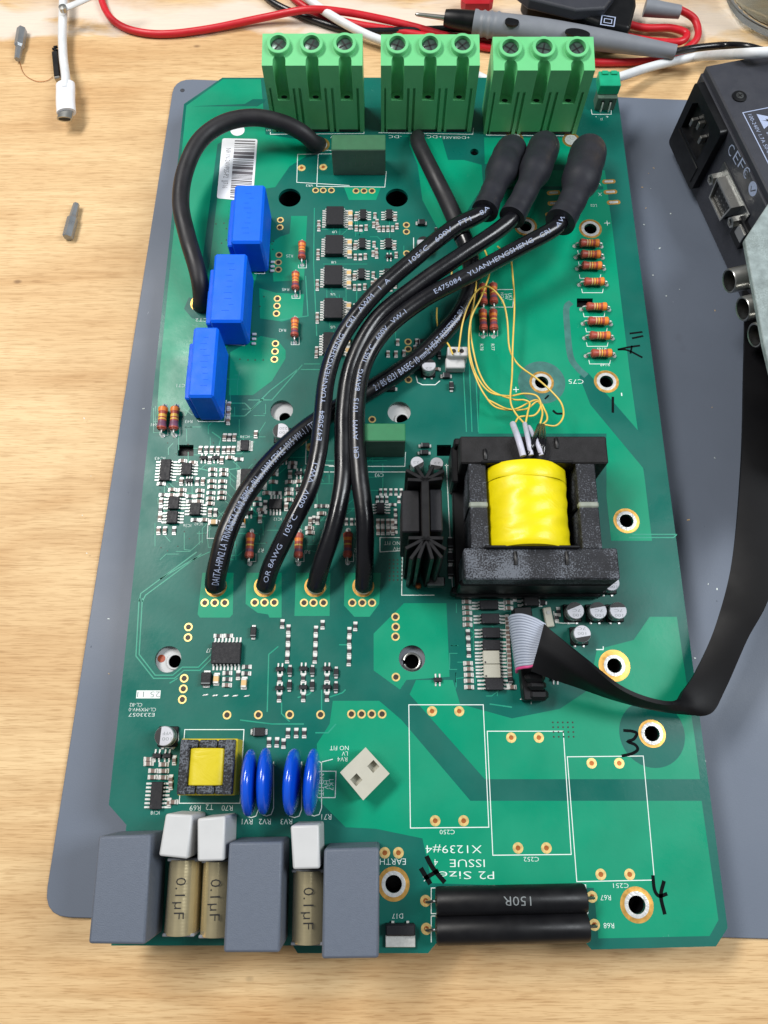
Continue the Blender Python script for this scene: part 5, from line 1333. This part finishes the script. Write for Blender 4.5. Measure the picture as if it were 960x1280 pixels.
for px, py in ((912, 351), (929, 386), (944, 419)):
    v_ = onp(px, py, 22); Mx = MI @ Matrix.Translation((v_.x, -1, v_.z)) @ Matrix.Rotation(R(90), 4, 'X')
    mb = MB(); mb.lathe([(7, 0, 'steel_dark'), (7, 2, 'steel_dark'), (4.9, 2, 'steel'), (4.9, 21, 'steel'), (4.6, 21.4, 'steel'), (4.1, 21.2, 'steel'), (4.0, 8, 'steel_dark'), (1.4, 8, 'print_black'), (1.4, 16, 'white_warm'), (0, 16, 'gold')], Mx, 28)
    for s in (0, 180): mb.box((5.3, 0, 15), (1.4, 1.6, 1.6), 'steel', Mx @ Matrix.Rotation(R(s + 20), 4, 'Z'), b=.3)
    mb.build('coaxial_socket', inst)
# markings on panel and lid
mb = MB()
for txt, px, py, h in (('C', 914, 187, 5.0), ('E', 921, 197, 5.0), ('F', 927, 206, 5.0), ('C', 933, 215, 5.0), ('c', 932.5, 215, 3)):
    v_ = onp(px, py, 1.1); text(mb, txt, v_.x, v_.z, 0, h, 0, 'print_white', 3.4 if h > 4 else 2, MI @ Matrix.Translation((0, -1.15, 0)) @ Matrix.Rotation(R(90), 4, 'X'))
v_ = onp(941, 236, 1.1); Mx = MI @ Matrix.Translation((v_.x, -1.12, v_.z)) @ Matrix.Rotation(R(90), 4, 'X')
mb.lathe([(2.9, 0, 'print_white'), (2.9, .03, 'print_white'), (0, .03, 'print_white')], Mx, 24); mb.strip([(0, 0), (0, 0)], 0, 0, 'print_white') if False else None
vs = [(-1.2, .2, .05), (-.2, -1.2, .05), (1.5, 1.4, .05), (1.9, 1.0, .05), (-.2, -1.9, .05), (-1.7, 0, .05)]; mb.add(vs, [(0, 5, 4, 1), (1, 4, 3, 2)], 'case_black', Mx)
mb.build('approval_mark', inst, smooth=0)
mb = MB(); zl = BT + zt + .05
def lidp(px, py): return (MIi @ P(px, py, zt)).to_2d()
a = lidp(928.5, 141); e = lidp(957, 138)
def lid_strip(pts, w_):
    m2 = MB(); m2.strip([(p_[0], p_[1]) for p_ in pts], w_, H + .05, 'print_white'); mb.add([tuple(v_) for v_ in m2.v], m2.f, 'print_white', MI)
wd = 16.5
lid_strip([(a.x + 60, a.y), (a.x, a.y), (a.x, a.y + wd), (a.x + 60, a.y + wd)], .4)
Ml = MI @ Matrix.Translation((0, 0, H + .06))
text(mb, '100-240V 1.7A 50-60Hz FUSE', a.x + 17, a.y + 2.4, 0, 1.7, 0, 'print_white', 31, Ml)
text(mb, 'CAUTION', a.x + 19, a.y + 13, 0, 2.4, 0, 'print_white', 14, Ml); text(mb, 'RISK OF ELECTRIC', a.x + 22, a.y + 9.6, 0, 2.2, 0, 'print_white', 20, Ml); text(mb, 'DISCONNECT POWER', a.x + 22.5, a.y + 6.4, 0, 2.2, 0, 'print_white', 21, Ml)
t0 = (a.x + 2, a.y + 5.2); mb.add([(t0[0], t0[1], 0), (t0[0] + 8, t0[1], 0), (t0[0] + 4, t0[1] + 7.4, 0)], [(0, 1, 2)], 'print_white', Ml)
mb.add([(t0[0] + 4.6, t0[1] + 5, .02), (t0[0] + 3.2, t0[1] + 2.6, .02), (t0[0] + 4.2, t0[1] + 2.8, .02), (t0[0] + 3.6, t0[1] + .8, .02), (t0[0] + 5, t0[1] + 3.4, .02), (t0[0] + 4.1, t0[1] + 3.2, .02)], [(0, 1, 2), (2, 3, 4), (0, 2, 4, 5)], 'case_black', Ml)
mb.build('warning_print', inst, smooth=0)
v_ = lidp(924, 121); mb = MB(); Mx = MI @ Matrix.Translation((v_.x, v_.y, H))
mb.lathe([(3.0, -.1, 'case_black'), (2.9, .5, 'inlet_black'), (1.6, .75, 'inlet_black'), (0, .8, 'steel_dark')], Mx, 24)
for k in (0, 90): mb.box((0, 0, .82), (2.4, .5, .05), 'print_black', Mx @ Matrix.Rotation(R(k + 20), 4, 'Z'))
mb.build('case_screw', inst)

# pale plate lying on the instrument
zp = zt + .4; pc = [P(931, 299, zp + 2.4), P(962, 252, zp + 2.4), P(1120, 140, zp + 2.4), P(1130, 640, zp + 2.4), P(986, 560, zp + 2.4), P(955, 430, zp + 2.4)]
mb = MB(); mb.prism(roundpoly([q_.to_2d() for q_ in pc], 2.2)[::-1], BT + zp, BT + zp + 2.4, 'plate_green'); o = mb.build('cover_plate', bevel=.4, fix=True)
tag(o, 'weathered grey green metal plate resting on top of the dark instrument', 'plate')

# ================================================================== things lying on the bench
def wire(name, runs, r, m, label, cat, group=None, seg=12):
    mb = MB()
    for pts in runs: mb.tube([P(a, b, z - BT) for a, b, z in pts], r, m, seg, 8)
    o = mb.build(name, smooth=70); return tag(o, label, cat, group)
wire('test_lead', [[(124, -25, 1.8), (128, 3, 1.8), (141, 25, 1.8), (166, 38, 1.8), (206, 42.5, 1.8), (262, 36, 2.2), (330, 22, 3.5), (385, 12, 7), (430, 15, 6), (478, 24, 4), (520, 34, 3), (560, 45, 2), (610, 50, 2), (660, 54, 2)]], 1.75, 'red_wire', 'red test lead sweeping from the left top corner toward the green terminals', 'test lead')
wire('test_lead', [[(352, -20, 2), (372, 2, 2), (405, 20, 2.2), (450, 31, 2.5), (510, 41, 2), (600, 58, 2), (660, 66, 2), (720, 76, 2), (770, 78, 2), (830, 74, 2), (856, 62, 2), (872, 46, 3), (868, 24, 5), (848, 11, 9)]], 1.75, 'red_wire', 'red test lead passing behind the terminals and looping round to the grey sleeve', 'test lead')
wire('test_lead', [[(760, 20, 5), (800, 34, 4), (838, 35, 4), (858, 42, 4), (850, 52, 4), (820, 52, 3), (790, 47, 3), (700, 30, 4), (660, 22, 4)]], 1.75, 'red_wire', 'red test lead coiled beside the dark clamp meter', 'test lead')
wire('test_lead', [[(318, -18, 2), (345, 5, 2), (390, 24, 2), (440, 38, 2), (500, 38, 2.4), (560, 36, 2.4), (620, 36, 2)]], 1.6, 'cable_black', 'black test lead crossing under the white cable behind the terminals', 'test lead')
wire('signal_cable', [[(368, -20, 6), (392, 4, 6), (425, 26, 6), (462, 45, 5), (500, 58, 4), (560, 78, 3), (602, 97, 3), (630, 112, 3)]], 2.1, 'white_wire', 'white cable running diagonally down behind the green terminals', 'cable', 'white cables behind the board')
wire('signal_cable', [[(765, 99, 8), (778, 95, 9), (812, 84, 6), (850, 75, 6), (880, 70, 10), (930, 67, 46), (980, 64, 48)]], 2.1, 'white_wire', 'white cable running right from the small teal plug over the instrument', 'cable', 'white cables behind the board')

# grey test probe
pr = link('test_probe', None, None, P(560, 25, -10)); pr.empty_display_size = .01
tag(pr, 'grey test probe with bare metal tip and ribbed collar above the terminals', 'test probe')
zz = 10; pt = lambda x, y, z=zz: P(x, y, z - BT)
mb = MB(); mb.tube([pt(520, 18), pt(524, 18.4), pt(560, 23)], lambda t: .5 + .8 * t, 'steel', 12, 4); mb.build('tip', pr)
mb = MB(); mb.tube([pt(556, 22), pt(568, 24), pt(596, 28)], lambda t: 3.6 + 1.5 * t, 'inlet_black', 20, 6); mb.build('collar', pr)
def rp(t):
    base = 5.2 + .8 * math.sin(min(1, t * 1.6) * math.pi) - 2.0 * max(0, t - .62) / .38
    return base + (.55 if (t < .16 and int(t * 60) % 3 == 0) else 0)
mb = MB(); mb.tube([pt(592, 28), pt(640, 35), pt(700, 43), pt(770, 53), pt(844, 65)], rp, 'probe_grey', 24, 16); mb.build('handle', pr, smooth=50)
mb = MB(); mb.tube([pt(842, 65), pt(870, 60, 8), (P(905, 57, -8)), P(932, 58, -2), P(955, 64, -1)], 1.7, 'cable_black', 12, 6); mb.build('lead', pr)
for px, py in ((640, 27), (722, 41)):
    c0 = P(px, py, 15.6 - BT); mb = MB(); Mx = Matrix.Translation(c0) @ Matrix.Rotation(R(-12), 4, 'Z')
    mb.lathe([(1, -.8, 'inlet_black'), (1, .2, 'inlet_black'), (0, .35, 'inlet_black')], Mx @ Matrix.Diagonal((3.4 if px < 700 else 6, 2.6, 1, 1)), 20); mb.build('grip_pad', pr)
# second probe's strain relief
mb = MB(); mb.tube([P(806, 9, -6), P(826, 12, -6), P(850, 15, -6)], lambda t: 4.2 - 1.2 * t, 'probe_grey', 18, 5); tag(mb.build('strain_relief'), 'grey strain relief sleeve sticking out from behind the dark clamp meter', 'cable sleeve')
# dark clamp meter
cl = link('clamp_meter', None, None, P(720, 10, -14)); cl.empty_display_size = .01
tag(cl, 'black and navy clamp meter lying behind the grey test probe', 'clamp meter')
zc_ = 15 - BT; pl = [P(*q, zc_).to_2d() for q in ((652, -16), (662, -2), (702, 8), (748, 28), (788, 36), (796, 4), (794, -24))]
mb = MB(); mb.prism(roundpoly(pl, 2.5), 3, 15, 'inlet_black'); mb.build('body', cl, bevel=1.5, fix=True)
mb = MB(); pl = [P(*q, 19 - BT).to_2d() for q in ((640, -20), (662, -2), (720, 12), (756, 10), (770, -8), (760, -30))]
mb.prism(roundpoly(pl, 2), 13, 19, 'case_black'); mb.build('jaw', cl, bevel=1.2, fix=True)
mb = MB(); b0 = P(760, 26, 15.1 - BT); Mx = Matrix.Translation(b0) @ Matrix.Rotation(R(-12), 4, 'Z')
for r_ in ((3.2, 3.0),):
    m2 = MB(); m2.strip([(-3.2, -3), (3.2, -3), (3.2, 3), (-3.2, 3)], .5, 0, 'print_white', True); m2.strip([(-1.8, -1.4), (1.8, -1.4), (1.8, 1.2), (-1.8, 1.2)], .4, 0, 'print_white', True); mb.add([tuple(v_) for v_ in m2.v], m2.f, 'print_white', Mx)
mb.build('printed_symbol', cl, smooth=0)
mb = MB(); p = P(596, 2, -10)
mb.box((p.x, p.y, 6), (16, 8, 8), 'red_wire', b=2); tag(mb.build('crocodile_clip'), 'red insulated clip half seen at the top edge beside the clamp meter', 'clip')

# glass jar at the corner
jc = P(981, -3, -14); mb = MB()
mb.lathe([(0, .2, 'glass'), (27, .2, 'glass'), (31, 3, 'glass'), (32, 8, 'glass'), (32, 50, 'glass'), (31, 52, 'glass'), (29.5, 50, 'glass'), (29.5, 8, 'glass'), (27, 6, 'glass'), (0, 5.5, 'glass')], TR(jc.x, jc.y, 0), 48)
tag(mb.build('glass_jar'), 'round clear glass jar cut by the top right corner of the picture', 'jar')

# white usb lead at the left
us = link('usb_cable', None, None, P(82, 100, -16)); us.empty_display_size = .01
tag(us, 'white usb c cable end lying on the wood at the far left', 'usb cable')
mb = MB(); mb.tube([P(79, -20, -10), P(79, 10, -10), P(78, 40, -11), P(79, 70, -11), P(82, 95, -8), P(82, 112, -8)], 2.1, 'white_wire', 14, 8); mb.build('lead', us)
mb = MB(); a, b = P(82, 108, -8), P(83, 138, -8); mb.tube([P(81.5, 104, -9), P(82, 110, -9), P(82, 128, -9), P(83, 141, -9)], lambda t: 4.5 if t > .1 else 3.2, 'white_label', 24, 5, flat=.62); mb.build('plug_body', us)
mb = MB(); mb.tube([P(83, 137, -9), P(80.5, 149, -9)], 3.6, 'steel', 24, 1, smooth=False, flat=.45); q_ = P(80.4, 149.3, -9); mb.tube([P(80.9, 147.5, -9), P(80.4, 149.4, -9)], 2.9, 'print_black', 20, 1, smooth=False, flat=.3); mb.build('plug_tip', us)
mb = MB(); mb.tube([P(78, 11, -6), P(92, 6, -5), P(118, -6, 0), P(140, -18, 4)], 1.9, 'white_wire', 12, 6, flat=.5); 
mb.lathe([(1.9, -1, 'steel'), (1.9, 1.2, 'steel'), (0, 1.5, 'steel')], Matrix.Translation(P(79, 11, -5.5)), 14); tag(mb.build('cable_tie'), 'pale strap with a rivet crossing the white cable at the top left', 'strap')
def hexbit(p0, p1, label, m='bit_steel'):
    a, b = P(*p0, -13.2), P(*p1, -13.2); d = b - a; L = d.length
    Mx = Matrix.Translation((a.x, a.y, 2.2)) @ Matrix.Rotation(math.atan2(d.y, d.x), 4, 'Z') @ Matrix.Rotation(R(90), 4, 'Y')
    mb = MB(); mb.lathe([(2.1, 0, 'bit_steel'), (2.4, .5, 'bit_steel'), (2.4, L * .56, 'bit_steel'), (1.7, L * .62, m), (1.5, L * .88, m), (1.4, L, m)], Mx, 6); return tag(mb.build('driver_bit', smooth=20), label, 'driver bit', 'loose driver bits')
hexbit((27, 35), (21, 73), 'steel screwdriver bit lying upper left beside the usb cable')
hexbit((84, 296), (95, 254), 'steel screwdriver bit lying alone on the wood beside the mat')
mb = MB(); a, b = P(68, 56, -14), P(72, 99, -14); d = b - a; ang = math.atan2(d.y, d.x); Mx = Matrix.Translation((a.x, a.y, 1.6)) @ Matrix.Rotation(ang, 4, 'Z')
mb.box((d.length * .58, 0, 0), (d.length * .72, 3.0, 2.6), 'inlet_black', Mx, b=.4)
for k in range(4): mb.box((d.length * (.05 + .05 * k), (-.4 if k % 2 else .4), 0), (1.0, 2.0, 1.2), 'inlet_black', Mx, b=.2)
mb.box((d.length * .97, 0, 0), (1.6, 2.8, 2.4), 'steel', Mx, b=.3); tag(mb.build('screw_tap'), 'short black threaded stub with a bright end beside the usb cable', 'screw')
wire('hair_wire', [[(24, 76, .4), (30, 92, .4), (44, 101, .4), (58, 101, .4), (66, 96, .4)]], .13, 'copper', 'very thin copper wire curling between the driver bit and black stub', 'wire', seg=6)
print('smd', NS, 'objects', len(SC.objects))
